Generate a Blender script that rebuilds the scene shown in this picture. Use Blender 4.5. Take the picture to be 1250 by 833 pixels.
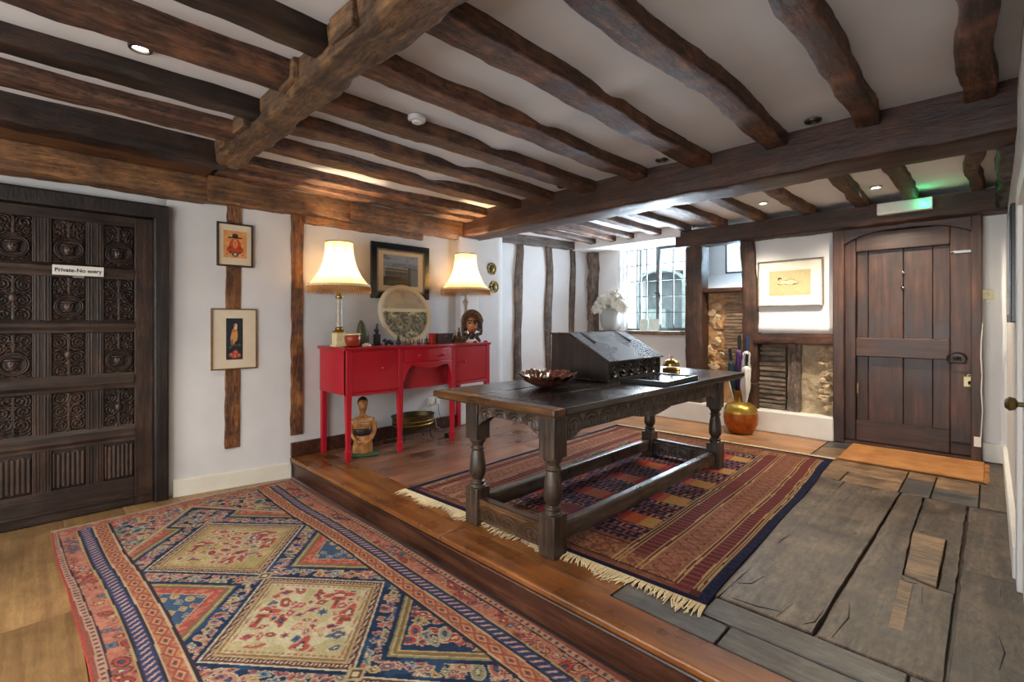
import bpy, bmesh, math, random
import numpy as np
from mathutils import Vector, Matrix, noise
random.seed(7)
S = bpy.context.scene
for o in list(bpy.data.objects): bpy.data.objects.remove(o)
C = S.collection
PI = math.pi

# ------------------------------------------------------------------ camera
cam = bpy.data.objects.new('camera', bpy.data.cameras.new('camera'))
C.objects.link(cam); S.camera = cam
cam.location = (0, 0, 1.2)
cam.rotation_euler = (PI/2, 0, math.radians(44.9))
cam.data.sensor_width = 36.0
cam.data.lens = 587/1250*36
cam.data.shift_y = -22.5/1250
cam.data.clip_start = 0.02
# ------------------------------------------------------------------ sky, exposure
W = bpy.data.worlds.new('sky'); S.world = W; W.use_nodes = True
nt = W.node_tree; nt.nodes.clear()
sk = nt.nodes.new('ShaderNodeTexSky'); sk.sky_type = 'HOSEK_WILKIE'; sk.turbidity = 8
sk.sun_direction = (0.3, -0.6, 0.75)
hs = nt.nodes.new('ShaderNodeHueSaturation'); hs.inputs['Saturation'].default_value = 0.4
bg = nt.nodes.new('ShaderNodeBackground'); bg.inputs['Strength'].default_value = 14.0
ow = nt.nodes.new('ShaderNodeOutputWorld')
nt.links.new(sk.outputs[0], hs.inputs['Color']); nt.links.new(hs.outputs[0], bg.inputs[0]); nt.links.new(bg.outputs[0], ow.inputs[0])
S.view_settings.view_transform = 'Standard'; S.view_settings.look = 'None'
S.view_settings.gamma = 1; S.view_settings.use_curve_mapping = False
S.view_settings.exposure = 0.35

def lamp(name, kind, loc, energy, color, rot=(0, 0, 0), parent=None, **kw):
    d = bpy.data.lights.new(name, kind); d.energy = energy; d.color = color
    for k, v in kw.items(): setattr(d, k, v)
    o = bpy.data.objects.new(name, d); C.objects.link(o); o.location = loc; o.rotation_euler = rot
    if parent: o.parent = parent
    return o
# area lights: daylight at the two far windows, plus added fill behind the camera
lamp('daylight_fill', 'AREA', (-3.22, 6.30, 1.62), 130, (0.80, 0.89, 1.0), (-PI/2-0.30, 0, 0), shape='RECTANGLE', size=1.0, size_y=0.9)
lamp('daylight_fill', 'AREA', (-2.15, 6.34, 2.05), 14, (0.80, 0.89, 1.0), (-PI/2-0.2, 0, 0), shape='RECTANGLE', size=0.4, size_y=0.4)
lamp('daylight_fill', 'AREA', (-1.0, -2.42, 1.25), 58, (0.93, 0.95, 1.0), (PI/2, 0, 0), shape='RECTANGLE', size=1.9, size_y=1.5)  # added fill from behind the camera, its window is never seen
lamp('daylight_fill', 'AREA', (-3.3, -2.42, 1.25), 22, (1.0, 0.95, 0.87), (PI/2, 0, 0), shape='RECTANGLE', size=1.6, size_y=1.5)  # second added fill behind the camera, warmer and weaker

# ------------------------------------------------------------------ colour + materials
def lin(c):
    if isinstance(c, str):
        c = tuple(int(c[i:i+2], 16)/255 for i in (0, 2, 4))
    return tuple((x/12.92 if x <= 0.04045 else ((x+0.055)/1.055)**2.4) for x in c)
def c4(c): return (*lin(c), 1)

def newmat(name):
    m = bpy.data.materials.new(name); m.use_nodes = True
    return m, m.node_tree, m.node_tree.nodes['Principled BSDF']
def ND(nt, t, **kw):
    n = nt.nodes.new(t)
    for k, v in kw.items(): setattr(n, k, v)
    return n
def coords(nt, scale, rnd=True):
    tc = ND(nt, 'ShaderNodeTexCoord'); mp = ND(nt, 'ShaderNodeMapping')
    mp.inputs['Scale'].default_value = scale
    if rnd:
        oi = ND(nt, 'ShaderNodeObjectInfo'); mu = ND(nt, 'ShaderNodeMath', operation='MULTIPLY'); mu.inputs[1].default_value = 37.0
        ad = ND(nt, 'ShaderNodeVectorMath', operation='ADD')
        nt.links.new(oi.outputs['Random'], mu.inputs[0]); nt.links.new(tc.outputs['Object'], ad.inputs[0]); nt.links.new(mu.outputs[0], ad.inputs[1])
        nt.links.new(ad.outputs[0], mp.inputs['Vector'])
        return mp.outputs[0], oi, ad.outputs[0]
    nt.links.new(tc.outputs['Object'], mp.inputs['Vector'])
    return mp.outputs[0], None, tc.outputs['Object']
def ramp(nt, fac, stops):
    r = ND(nt, 'ShaderNodeValToRGB'); el = r.color_ramp.elements
    while len(el) > 1: el.remove(el[-1])
    el[0].position = stops[0][0]; el[0].color = c4(stops[0][1])
    for p, c in stops[1:]:
        e = el.new(p); e.color = c4(c)
    nt.links.new(fac, r.inputs[0]); return r
def mixc(nt, fac, a, b, mode='MIX'):
    m = ND(nt, 'ShaderNodeMix', data_type='RGBA', blend_type=mode)
    if isinstance(fac, (int, float)): m.inputs[0].default_value = fac
    else: nt.links.new(fac, m.inputs[0])
    for i, x in ((6, a), (7, b)):
        if isinstance(x, (str, tuple)): m.inputs[i].default_value = c4(x)
        else: nt.links.new(x, m.inputs[i])
    return m.outputs[2]

def wood(name, dark, mid, light, axis=1, rough=0.45, grain=22.0, bump=0.25, vary=0.25, coarse=1.0, cav='0c0805', bumpd=0.01, spec=0.5, speck=0.0, dist=0.6):
    """grain runs along axis 0/1/2 of the object"""
    m, nt, p = newmat(name)
    sc = [grain]*3; sc[axis] = grain*0.06
    v, oi, raw = coords(nt, sc)
    n1 = ND(nt, 'ShaderNodeTexNoise'); n1.inputs['Scale'].default_value = 1.0; n1.inputs['Detail'].default_value = 6; n1.inputs['Roughness'].default_value = 0.65
    n1.inputs['Distortion'].default_value = dist
    nt.links.new(v, n1.inputs['Vector'])
    n2 = ND(nt, 'ShaderNodeTexNoise'); n2.inputs['Scale'].default_value = 3.2*coarse; n2.inputs['Detail'].default_value = 4
    nt.links.new(raw, n2.inputs['Vector'])
    r = ramp(nt, n1.outputs[0], [(0.28, dark), (0.5, mid), (0.72, light)])
    pat = ramp(nt, n2.outputs[0], [(0.3, '707070'), (0.7, 'ffffff')])
    col = mixc(nt, 0.75, r.outputs[0], pat.outputs[0], 'MULTIPLY')
    hgt = n1.outputs[0]
    if speck:
        n3 = ND(nt, 'ShaderNodeTexNoise'); n3.inputs['Scale'].default_value = 1.0; n3.inputs['Detail'].default_value = 5; n3.inputs['Roughness'].default_value = 0.75
        v3 = ND(nt, 'ShaderNodeMapping'); s3 = [48.0]*3; s3[axis] = 15.0; v3.inputs['Scale'].default_value = s3; nt.links.new(raw, v3.inputs['Vector']); nt.links.new(v3.outputs[0], n3.inputs['Vector'])
        r3 = ramp(nt, n3.outputs[0], [(0.36, '3c3632'), (0.47, 'b8b2ac'), (0.62, 'ffffff')]); col = mixc(nt, speck, col, r3.outputs[0], 'MULTIPLY')
        n4 = ND(nt, 'ShaderNodeTexNoise'); n4.inputs['Scale'].default_value = 5.0; n4.inputs['Detail'].default_value = 6; nt.links.new(raw, n4.inputs['Vector'])
        mr4 = ND(nt, 'ShaderNodeMapRange'); mr4.inputs[1].default_value = 0.52; mr4.inputs[2].default_value = 0.70; mr4.inputs[4].default_value = 0.32*speck if speck > 0.45 else 0.0; nt.links.new(n4.outputs[0], mr4.inputs[0])
        lt = tuple(min(1, x*1.15) for x in (int(light[0:2], 16)/255, int(light[2:4], 16)/255*0.93, int(light[4:6], 16)/255*0.85)); col = mixc(nt, mr4.outputs[0], col, lt)
        ma = ND(nt, 'ShaderNodeMath', operation='MULTIPLY_ADD'); ma.inputs[1].default_value = 1.1; nt.links.new(n3.outputs[0], ma.inputs[0]); nt.links.new(n1.outputs[0], ma.inputs[2]); hgt = ma.outputs[0]
    if oi:
        hsv = ND(nt, 'ShaderNodeHueSaturation')
        mr = ND(nt, 'ShaderNodeMapRange'); mr.inputs[3].default_value = 1-vary; mr.inputs[4].default_value = 1+vary
        nt.links.new(oi.outputs['Random'], mr.inputs[0]); nt.links.new(mr.outputs[0], hsv.inputs['Value']); nt.links.new(col, hsv.inputs['Color']); col = hsv.outputs[0]
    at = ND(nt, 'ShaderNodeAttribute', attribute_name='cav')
    col = mixc(nt, at.outputs['Fac'], col, cav)  # carved hollows mixed darker, crevice shade put into the wood colour
    nt.links.new(col, p.inputs['Base Color'])
    rr = ND(nt, 'ShaderNodeMapRange'); rr.inputs[3].default_value = max(0.08, rough-0.12); rr.inputs[4].default_value = min(1, rough+0.18)
    nt.links.new(n2.outputs[0], rr.inputs[0]); nt.links.new(rr.outputs[0], p.inputs['Roughness'])
    p.inputs['Specular IOR Level'].default_value = spec
    b = ND(nt, 'ShaderNodeBump'); b.inputs['Strength'].default_value = bump; b.inputs['Distance'].default_value = bumpd
    nt.links.new(hgt, b.inputs['Height']); nt.links.new(b.outputs[0], p.inputs['Normal'])
    return m

def plain(name, col, rough=0.5, metal=0.0, col2=None, nscale=20.0, bump=0.0, bumpd=0.004, emit=None, estr=0, coat=0):
    m, nt, p = newmat(name)
    v, oi, raw = coords(nt, (1, 1, 1))
    n = ND(nt, 'ShaderNodeTexNoise'); n.inputs['Scale'].default_value = nscale; n.inputs['Detail'].default_value = 5
    nt.links.new(raw, n.inputs['Vector'])
    r = ramp(nt, n.outputs[0], [(0.32, col), (0.68, col2 or col)])
    nt.links.new(r.outputs[0], p.inputs['Base Color'])
    p.inputs['Roughness'].default_value = rough; p.inputs['Metallic'].default_value = metal
    if coat: p.inputs['Coat Weight'].default_value = coat; p.inputs['Coat Roughness'].default_value = 0.12
    if bump:
        b = ND(nt, 'ShaderNodeBump'); b.inputs['Strength'].default_value = bump; b.inputs['Distance'].default_value = bumpd
        nt.links.new(n.outputs[0], b.inputs['Height']); nt.links.new(b.outputs[0], p.inputs['Normal'])
    if emit:
        p.inputs['Emission Color'].default_value = c4(emit); p.inputs['Emission Strength'].default_value = estr
    return m
def attrmat(name, rough=0.9, bump=0.3, bscale=400.0, sheen=0.0, coat=0.0):
    m, nt, p = newmat(name)
    a = ND(nt, 'ShaderNodeAttribute', attribute_name='print')
    v, oi, raw = coords(nt, (1, 1, 1), False)
    n = ND(nt, 'ShaderNodeTexNoise'); n.inputs['Scale'].default_value = bscale; n.inputs['Detail'].default_value = 2
    nt.links.new(raw, n.inputs['Vector'])
    r = ramp(nt, n.outputs[0], [(0.3, 'b4b4b4'), (0.7, 'ffffff')])
    col = mixc(nt, 0.55 if bump else 0.05, a.outputs['Color'], r.outputs[0], 'MULTIPLY')
    nt.links.new(col, p.inputs['Base Color']); p.inputs['Roughness'].default_value = rough
    p.inputs['Coat Weight'].default_value = coat
    if bump:
        p.inputs['Specular IOR Level'].default_value = 0.15
        b = ND(nt, 'ShaderNodeBump'); b.inputs['Strength'].default_value = bump; b.inputs['Distance'].default_value = 0.003
        nt.links.new(n.outputs[0], b.inputs['Height']); nt.links.new(b.outputs[0], p.inputs['Normal'])
    return m
def glassmat(name, tint='ffffff', refl=0.06, rough=0.02, body=0.0, bodycol='ffffff'):
    m, nt, p = newmat(name)
    out = nt.nodes['Material Output']
    tr = ND(nt, 'ShaderNodeBsdfTransparent'); tr.inputs[0].default_value = c4(tint)
    gl = ND(nt, 'ShaderNodeBsdfGlossy'); gl.inputs['Roughness'].default_value = rough
    fr = ND(nt, 'ShaderNodeFresnel'); fr.inputs[0].default_value = 1.35
    mx = ND(nt, 'ShaderNodeMixShader')
    nt.links.new(fr.outputs[0], mx.inputs[0]); nt.links.new(tr.outputs[0], mx.inputs[1]); nt.links.new(gl.outputs[0], mx.inputs[2])
    if body:
        df = ND(nt, 'ShaderNodeBsdfDiffuse'); df.inputs[0].default_value = c4(bodycol)
        m2 = ND(nt, 'ShaderNodeMixShader'); m2.inputs[0].default_value = body
        nt.links.new(mx.outputs[0], m2.inputs[1]); nt.links.new(df.outputs[0], m2.inputs[2]); nt.links.new(m2.outputs[0], out.inputs[0])
    else: nt.links.new(mx.outputs[0], out.inputs[0])
    return m

M = {}
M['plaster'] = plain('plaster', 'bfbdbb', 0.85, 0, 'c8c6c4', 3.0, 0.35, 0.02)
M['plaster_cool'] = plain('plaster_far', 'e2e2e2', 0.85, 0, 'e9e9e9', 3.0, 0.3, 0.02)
M['ceil'] = plain('ceiling_plaster', 'bfbcba', 0.9, 0, 'c8c6c5', 2.0, 0.35, 0.03)
M['white_paint'] = plain('white_paint', 'dcdbd5', 0.45, 0, 'e4e3de', 6.0, 0.1)
M['cream_paint'] = plain('cream_paint', 'c9c4b4', 0.45, 0, 'd2cdbf', 6.0, 0.1)
M['beam_y'] = wood('ceiling_oak_lengthwise', '2a1a12', '6f4832', '9c7052', 1, 0.6, 30, 0.6, 0.16, 1.6, bumpd=0.012, speck=0.85, dist=0.2)
M['beam_x'] = wood('ceiling_oak_crosswise', '1f100b', '482a1d', '663f2e', 0, 0.5, 30, 0.4, 0.12, 1.4, bumpd=0.010, speck=0.5, dist=0.2)
M['beam_x1'] = wood('old_cross_oak', '3a2615', '7a5838', 'a17e54', 0, 0.7, 28, 0.6, 0.12, 1.4, bumpd=0.014, speck=0.8, dist=0.25)
M['beam_dark'] = wood('blackened_oak', '17100c', '35241a', '55392a', 1, 0.4, 30, 0.45, 0.15, 1.5, bumpd=0.010, speck=0.6, dist=0.2)
M['plate_oak'] = wood('wall_plate_oak', '38220f', '80562f', 'a67a48', 1, 0.55, 28, 0.5, 0.12, 1.3, bumpd=0.012, speck=0.7, dist=0.2)
M['soffit'] = wood('red_brown_soffit', '2a160c', '5f3a22', '835532', 1, 0.3, 26, 0.2, 0.1, 1.0, speck=0.3, dist=0.2)
M['stud_warm'] = wood('warm_oak_stud', '4e2b12', '93592a', 'b98548', 2, 0.7, 30, 0.8, 0.12, 2.0, bumpd=0.015, speck=0.9, dist=0.3)
M['stud_grey'] = wood('grey_oak_stud', '54453d', '8a796e', 'ab9c90', 2, 0.75, 30, 0.6, 0.12, 2.0, bumpd=0.012, speck=0.7, dist=0.3)
M['grey_beam'] = wood('grey_oak_beam', '4a413d', '6d625d', '8a7e76', 1, 0.75, 24, 0.7, 0.1, 1.5, bumpd=0.02)
M['post_dark'] = wood('dark_brown_oak_post', '2e1c16', '523629', '6e4e3e', 2, 0.55, 30, 0.4, 0.1, 1.5, speck=0.5, dist=0.2)
M['rail_dark'] = wood('dark_brown_oak_rail', '341d16', '5e3827', '80533b', 0, 0.55, 30, 0.5, 0.1, 1.5, speck=0.6, dist=0.2)
M['door_old'] = wood('carved_door_oak', '1d120c', '3a261a', '583c2a', 2, 0.42, 30, 0.3, 0.15, 2.0, cav='0d0805', speck=0.3)
M['door_frame_black'] = wood('blackened_door_frame', '120d0b', '251b16', '3a2c24', 2, 0.45, 30, 0.4, 0.1, 2.0, speck=0.5)
M['door_old_h'] = wood('carved_door_oak_rails', '1c1310', '3a2a22', '584537', 1, 0.4, 30, 0.3, 0.15, 2.0, speck=0.3)
M['door_far'] = wood('brown_door_oak', '2b1913', '4b3024', '604031', 2, 0.38, 34, 0.12, 0.08, 1.0, dist=0.2)
M['door_far_h'] = wood('brown_door_oak_rails', '2b1913', '4a3025', '5e4032', 0, 0.38, 34, 0.12, 0.08, 1.0, dist=0.2)
M['floor_gold'] = wood('golden_oak_boards', '866444', 'a07c52', 'b3925f', 0, 0.38, 24, 0.1, 0.06, 0.6, speck=0.25, dist=0.2)
M['floor_red'] = wood('red_brown_boards', '7c5541', '926650', 'ab8068', 1, 0.27, 22, 0.12, 0.12, 0.8, spec=0.6, speck=0.12, dist=0.2)
M['floor_red_x'] = wood('red_brown_cross_boards', '5c3318', '8f5a2c', 'ad7438', 0, 0.28, 22, 0.15, 0.14, 0.8, spec=0.6, speck=0.3, dist=0.2)
M['floor_far'] = wood('orange_far_boards', 'a8744c', 'c59163', 'd3a57a', 0, 0.33, 18, 0.12, 0.12, 0.8, speck=0.2, dist=0.2)  # far strip boards, orange-tan as their own colour
M['floor_grey'] = wood('worn_grey_boards', '453b33', '6d6053', '8a7a68', 1, 0.42, 16, 0.3, 0.10, 1.6, speck=0.7, dist=0.8)
M['floor_grey_x'] = wood('worn_grey_cross_boards', '3e3a38', '5d5a58', '75726f', 0, 0.36, 16, 0.25, 0.12, 1.4, speck=0.5, dist=0.4)
M['floor_tan'] = wood('worn_tan_boards', '6f563f', '9c7c5b', 'b89a76', 0, 0.45, 16, 0.3, 0.16, 1.4, speck=0.7, dist=0.6)
M['step'] = wood('step_oak', '70421c', '8b5326', 'ab7239', 0, 0.26, 22, 0.15, 0.05, 0.9, spec=0.6, speck=0.2, dist=0.2)
M['riser'] = wood('riser_oak', '2a1710', '4f2e1f', '6e4630', 0, 0.32, 22, 0.2, 0.05, 0.8, speck=0.3, dist=0.2)
M['table'] = wood('table_oak', '2a1f18', '4a3b30', '6b5a48', 2, 0.33, 30, 0.2, 0.08, 1.6, cav='0e0a07', speck=0.4, dist=0.2)
M['table_y'] = wood('table_oak_long', '332a24', '5a4e45', '7b6e60', 1, 0.28, 30, 0.2, 0.08, 1.6, cav='0c0907', speck=0.4, dist=0.2)  # long stretchers greyer, window light put into the oak colour
M['apron_oak'] = wood('apron_oak_grey', '4a4038', '756a5e', '968a7b', 1, 0.35, 30, 0.15, 0.06, 1.6, cav='080605', speck=0.3, dist=0.2)  # long sides paler grey, window light put into the oak colour
M['apron_warm'] = wood('apron_oak_brown', '33241a', '59422e', '77593c', 0, 0.35, 30, 0.15, 0.06, 1.6, cav='080605', speck=0.3, dist=0.2)  # short ends browner, warm light put into the oak colour
M['table_x'] = wood('table_oak_short', '2a1b10', '53381f', '785632', 0, 0.36, 26, 0.3, 0.1, 1.6, cav='120b06')  # near short stretcher, its warm light put into the brown
M['table_top'] = wood('table_top_oak', '1c1614', '322a27', '4a403a', 1, 0.2, 18, 0.12, 0.12, 1.0, spec=0.7)
M['table_edge'] = wood('table_top_end', '38210f', '66421f', '8a5f30', 0, 0.28, 22, 0.12, 0.1, 1.0, speck=0.3)
M['desk'] = wood('desk_oak', '14100f', '29201d', '3d312b', 1, 0.24, 20, 0.2, 0.08, 1.5, cav='080606', spec=0.7)
M['desk_side'] = wood('desk_side_oak', '1c1412', '30231f', '41302a', 2, 0.55, 24, 0.2, 0.05, 1.5, spec=0.3)
M['red'] = plain('red_lacquer', '9c0d1c', 0.3, 0, 'a81122', 4, 0.03, coat=0.3)
M['red2'] = plain('red_lacquer_legs', 'a01022', 0.35, 0, 'ad1728', 4)
M['brass'] = plain('old_brass', '8a6a34', 0.35, 0.9, 'a98747', 12, 0.1)
M['brass_dark'] = plain('tarnished_brass', '4d4022', 0.45, 0.8, '7a6738', 16, 0.2)
M['basin'] = plain('blackened_brass', '3a3018', 0.45, 0.7, '5c4d28', 14, 0.2)
M['brass_bright'] = plain('polished_brass', 'b08c45', 0.22, 1, 'c9a75c', 8)
M['chrome'] = plain('chrome', 'b8b8b8', 0.2, 1)
M['iron'] = plain('black_iron', '1b1a1a', 0.5, 0.6, '2a2826', 30, 0.2)
M['steel_grey'] = plain('grey_casement_iron', '4b5052', 0.5, 0.4, '5b6062', 20)
M['lead'] = plain('window_lead', '4d5456', 0.6, 0.3)
M['black'] = plain('black_plastic', '0e0e12', 0.35)
M['black_leather'] = plain('black_leather', '0d0e14', 0.4, 0, '14151c', 80, 0.2)
M['gilt'] = plain('gilt_frame', '6b4a1f', 0.4, 0.4, '8a6430', 30)
M['frame_dark'] = plain('dark_frame', '2b1c12', 0.4, 0, '3a2718', 30)
M['frame_blue'] = plain('blue_black_frame', '0f1218', 0.25, 0, '171c25', 30, coat=0.4)
M['frame_silver'] = plain('brown_silver_frame', '75695a', 0.35, 0.5, '8a7d6c', 30)
M['mount'] = plain('cream_mount', 'cfc0a4', 0.9, 0, 'd6c9af', 8)
M['mount_white'] = plain('white_mount', 'd9d3c3', 0.9, 0, 'dfdacb', 8)
M['ivory'] = plain('ivory_marble', 'c9b684', 0.35, 0, 'ddd0a6', 25)
M['grey_marble'] = plain('grey_marble', '8d8577', 0.3, 0, 'a59d8e', 25)
M['green_stone'] = plain('green_stone', '3c4221', 0.5, 0, '6a6637', 18, 0.4)
M['black_stone'] = plain('black_carving', '14120f', 0.4, 0, '231f1a', 30, 0.3)
M['red_pot'] = plain('red_clay', '7f2412', 0.35, 0, '9b3a1d', 15)
M['red_book'] = plain('red_box', '9d1d12', 0.5, 0, 'b42c1b', 20)
M['brown_box'] = plain('dark_brown_box', '33201c', 0.35, 0, '402a24', 30)
M['shell'] = plain('pale_stone', 'b9a98c', 0.6, 0, 'd6c9b0', 40, 0.4)
M['carved_brown'] = plain('carved_brown', '4b2d18', 0.5, 0, '7a5230', 40, 0.4)
M['mask_paint'] = plain('mask_wood', '241c17', 0.45, 0, '4b3a2b', 40, 0.4)
M['mask_face'] = plain('painted_mask_face', '8a2c16', 0.5, 0, 'b07a3a', 35, 0.3)
M['fig_wood'] = plain('carved_figure_wood', '8a5526', 0.5, 0, 'b5824a', 22, 0.3)
M['hair'] = plain('painted_black_hair', '17110d', 0.6)
M['green_base'] = plain('green_painted_base', '28422c', 0.6, 0, '3a5638', 20)
M['white_plastic'] = plain('white_plastic', 'dedcd2', 0.4)
M['cream_plastic'] = plain('cream_plastic', 'd3cc9f', 0.4)
M['coir'] = plain('coir_mat', '8f5a2c', 0.7, 0, 'b07a42', 7, 0.5, 0.004)
M['stone_rubble'] = plain('rubble_stone', 'a08a6c', 0.95, 0, 'c9b592', 14, 0.7, 0.02)
M['stone_orange'] = plain('orange_daub', '8e6848', 0.95, 0, 'bd9468', 12, 0.7, 0.02)
M['daub'] = plain('daub_backing', '6a5945', 0.95, 0, '8d795e', 12, 0.9, 0.03)
M['daub_pale'] = plain('pale_daub', '9a8a70', 0.95, 0, 'b8a78b', 12, 0.9, 0.03)
M['lath'] = wood('riven_laths', '7a6450', 'a68e76', 'c0a78d', 0, 0.85, 30, 0.6, 0.12, 2.0, speck=0.5)
M['grey_lath'] = wood('grey_riven_laths', '75685b', '9c8e80', 'b5a798', 0, 0.85, 30, 0.6, 0.12, 2.0, speck=0.5)
M['pane'] = glassmat('window_glass', 'f4fbff')
M['pane_old'] = glassmat('frosted_glass', 'e6f4fa', body=0.15, bodycol='dff2fb')
M['vase_glass'] = glassmat('cut_glass', 'e8eef0', rough=0.1, body=0.35, bodycol='e6e8e6')
M['petal'] = plain('white_petals', 'ebe7dc', 0.8, 0, 'f4f2ec', 30)
M['stem'] = plain('pale_stems', '9fa388', 0.7, 0, 'b6b79d', 30)
M['ext_wall'] = plain('white_painted_brick', 'd9dad8', 0.9, 0, 'e4e5e4', 8, 0.4)
M['ext_stone'] = plain('grey_green_stone', '7d8f8c', 0.9, 0, '98a8a4', 8, 0.4)
M['ext_dark'] = plain('dark_recess', '5a6668', 0.9, 0, '6c797b', 8)
M['ext_ground'] = plain('yard_paving', '8a8a86', 0.9, 0, '9c9c98', 5, 0.4)
M['card'] = plain('greeting_card', 'cfd9d0', 0.5, 0, 'dfe8e0', 12)
M['bowl'] = plain('carved_shell_bowl', '2e1812', 0.2, 0, '7a4836', 26, 0.5, 0.006, coat=0.5)
M['navy'] = plain('navy_binding', '101228', 0.95, 0, '1a1d3a', 60, 0.2)
M['fringe'] = plain('cream_wool_fringe', 'c7b48d', 0.95, 0, 'ddcda8', 60)
M['print'] = attrmat('printed_paper', 0.6, 0)
M['rug'] = attrmat('woven_wool', 0.95, 0.5, 260.0)
M['plate_print'] = attrmat('printed_china', 0.3, 0, coat=0.3)
M['mirror_glass'] = plain('dark_glazing', '46505c', 0.08, 0.3)
M['purple'] = plain('purple_nylon', '3c1c55', 0.6, 0, '4b2768', 20)
M['teal'] = plain('dark_teal_nylon', '12303a', 0.6, 0, '1c4450', 20)
M['white_cloth'] = plain('white_nylon', 'd6d6d4', 0.6, 0, 'e2e2e0', 20)
M['blue'] = plain('blue_nylon', '1f3a6a', 0.5)
M['copper'] = plain('orange_copper', '94491c', 0.35, 0.6, 'b8692b', 20, 0.5, 0.006)
M['gold_rim'] = plain('yellow_brass', 'a98a3c', 0.3, 0.8, 'c2a452', 14)

# ------------------------------------------------------------------ mesh helpers
class MB:
    def __init__(s): s.v = []; s.f = []
    def add(s, vs, fs):
        n = len(s.v); s.v += [tuple(v) for v in vs]; s.f += [tuple(i+n for i in f) for f in fs]; return s
    def box(s, a, b, rz=0, c=None):
        x0, y0, z0 = a; x1, y1, z1 = b
        vs = [(x0, y0, z0), (x1, y0, z0), (x1, y1, z0), (x0, y1, z0), (x0, y0, z1), (x1, y0, z1), (x1, y1, z1), (x0, y1, z1)]
        if rz:
            c = c or ((x0+x1)/2, (y0+y1)/2); cs, sn = math.cos(rz), math.sin(rz)
            vs = [(c[0]+(x-c[0])*cs-(y-c[1])*sn, c[1]+(x-c[0])*sn+(y-c[1])*cs, z) for x, y, z in vs]
        return s.add(vs, [(0, 3, 2, 1), (4, 5, 6, 7), (0, 1, 5, 4), (1, 2, 6, 5), (2, 3, 7, 6), (3, 0, 4, 7)])
    def lathe(s, prof, c=(0, 0, 0), n=24, ax=2, sx=1, sy=1, squash=None):
        vs = []; fs = []
        for r, h in prof:
            for i in range(n):
                a = 2*PI*i/n; x, y = r*math.cos(a)*sx, r*math.sin(a)*sy
                p = (x, y, h) if ax == 2 else ((h, x, y) if ax == 0 else (x, h, y))
                vs.append((c[0]+p[0], c[1]+p[1], c[2]+p[2]))
        for j in range(len(prof)-1):
            for i in range(n):
                k = (i+1) % n; fs.append((j*n+i, j*n+k, (j+1)*n+k, (j+1)*n+i))
        if prof[0][0] > 1e-5: fs.append(tuple(range(n))[::-1])
        if prof[-1][0] > 1e-5: fs.append(tuple((len(prof)-1)*n+i for i in range(n)))
        return s.add(vs, fs)
    def tube(s, pts, r, n=8, caps=True):
        pts = [Vector(p) for p in pts]; rs = r if isinstance(r, (list, tuple)) else [r]*len(pts)
        vs = []; fs = []; up = Vector((0, 0, 1)); prev = None
        for i, p in enumerate(pts):
            t = (pts[min(i+1, len(pts)-1)]-pts[max(i-1, 0)]).normalized()
            u = t.cross(prev if prev else (up if abs(t.z) < 0.95 else Vector((1, 0, 0))))
            if u.length < 1e-6: u = t.cross(Vector((0.3, 1, 0)))
            u.normalize(); w = u.cross(t).normalized(); prev = w
            for k in range(n):
                a = 2*PI*k/n; vs.append(p+(u*math.cos(a)+w*math.sin(a))*rs[i])
        for i in range(len(pts)-1):
            for k in range(n):
                q = (k+1) % n; fs.append((i*n+k, i*n+q, (i+1)*n+q, (i+1)*n+k))
        if caps: fs += [tuple(range(n))[::-1], tuple((len(pts)-1)*n+k for k in range(n))]
        return s.add(vs, fs)
    def prism(s, poly, plane, a, b):
        """poly 2D; plane 'xy','xz','yz'; extruded between a and b on the remaining axis"""
        def P(u, v, w): return {'xy': (u, v, w), 'xz': (u, w, v), 'yz': (w, u, v)}[plane]
        n = len(poly); vs = [P(u, v, a) for u, v in poly]+[P(u, v, b) for u, v in poly]
        fs = [tuple(range(n))[::-1], tuple(range(n, 2*n))]+[(i, (i+1) % n, n+(i+1) % n, n+i) for i in range(n)]
        return s.add(vs, fs)
    def ball(s, c, r, n=12, m=8, sc=(1, 1, 1)):
        vs = []; fs = []
        for j in range(m+1):
            th = PI*j/m
            for i in range(n):
                a = 2*PI*i/n
                vs.append((c[0]+r*sc[0]*math.sin(th)*math.cos(a), c[1]+r*sc[1]*math.sin(th)*math.sin(a), c[2]-r*sc[2]*math.cos(th)))
        for j in range(m):
            for i in range(n):
                k = (i+1) % n; fs.append((j*n+i, j*n+k, (j+1)*n+k, (j+1)*n+i))
        return s.add(vs, fs)
    def loft(s, secs, n=16, caps=True):
        """secs: (centre, rx, ry, rot) rings in xy planes"""
        vs = []; fs = []
        for c, rx, ry, rz in secs:
            for i in range(n):
                a = 2*PI*i/n; x, y = rx*math.cos(a), ry*math.sin(a)
                vs.append((c[0]+x*math.cos(rz)-y*math.sin(rz), c[1]+x*math.sin(rz)+y*math.cos(rz), c[2]))
        for j in range(len(secs)-1):
            for i in range(n):
                k = (i+1) % n; fs.append((j*n+i, j*n+k, (j+1)*n+k, (j+1)*n+i))
        if caps: fs += [tuple(range(n))[::-1], tuple((len(secs)-1)*n+i for i in range(n))]
        return s.add(vs, fs)
    def torus(s, c, R, r, ax=2, n=28, m=8):
        pts = []
        for i in range(n+1):
            a = 2*PI*i/n; x, y = R*math.cos(a), R*math.sin(a)
            p = (x, y, 0) if ax == 2 else ((0, x, y) if ax == 0 else (x, 0, y))
            pts.append((c[0]+p[0], c[1]+p[1], c[2]+p[2]))
        return s.tube(pts, r, m, False)
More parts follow.
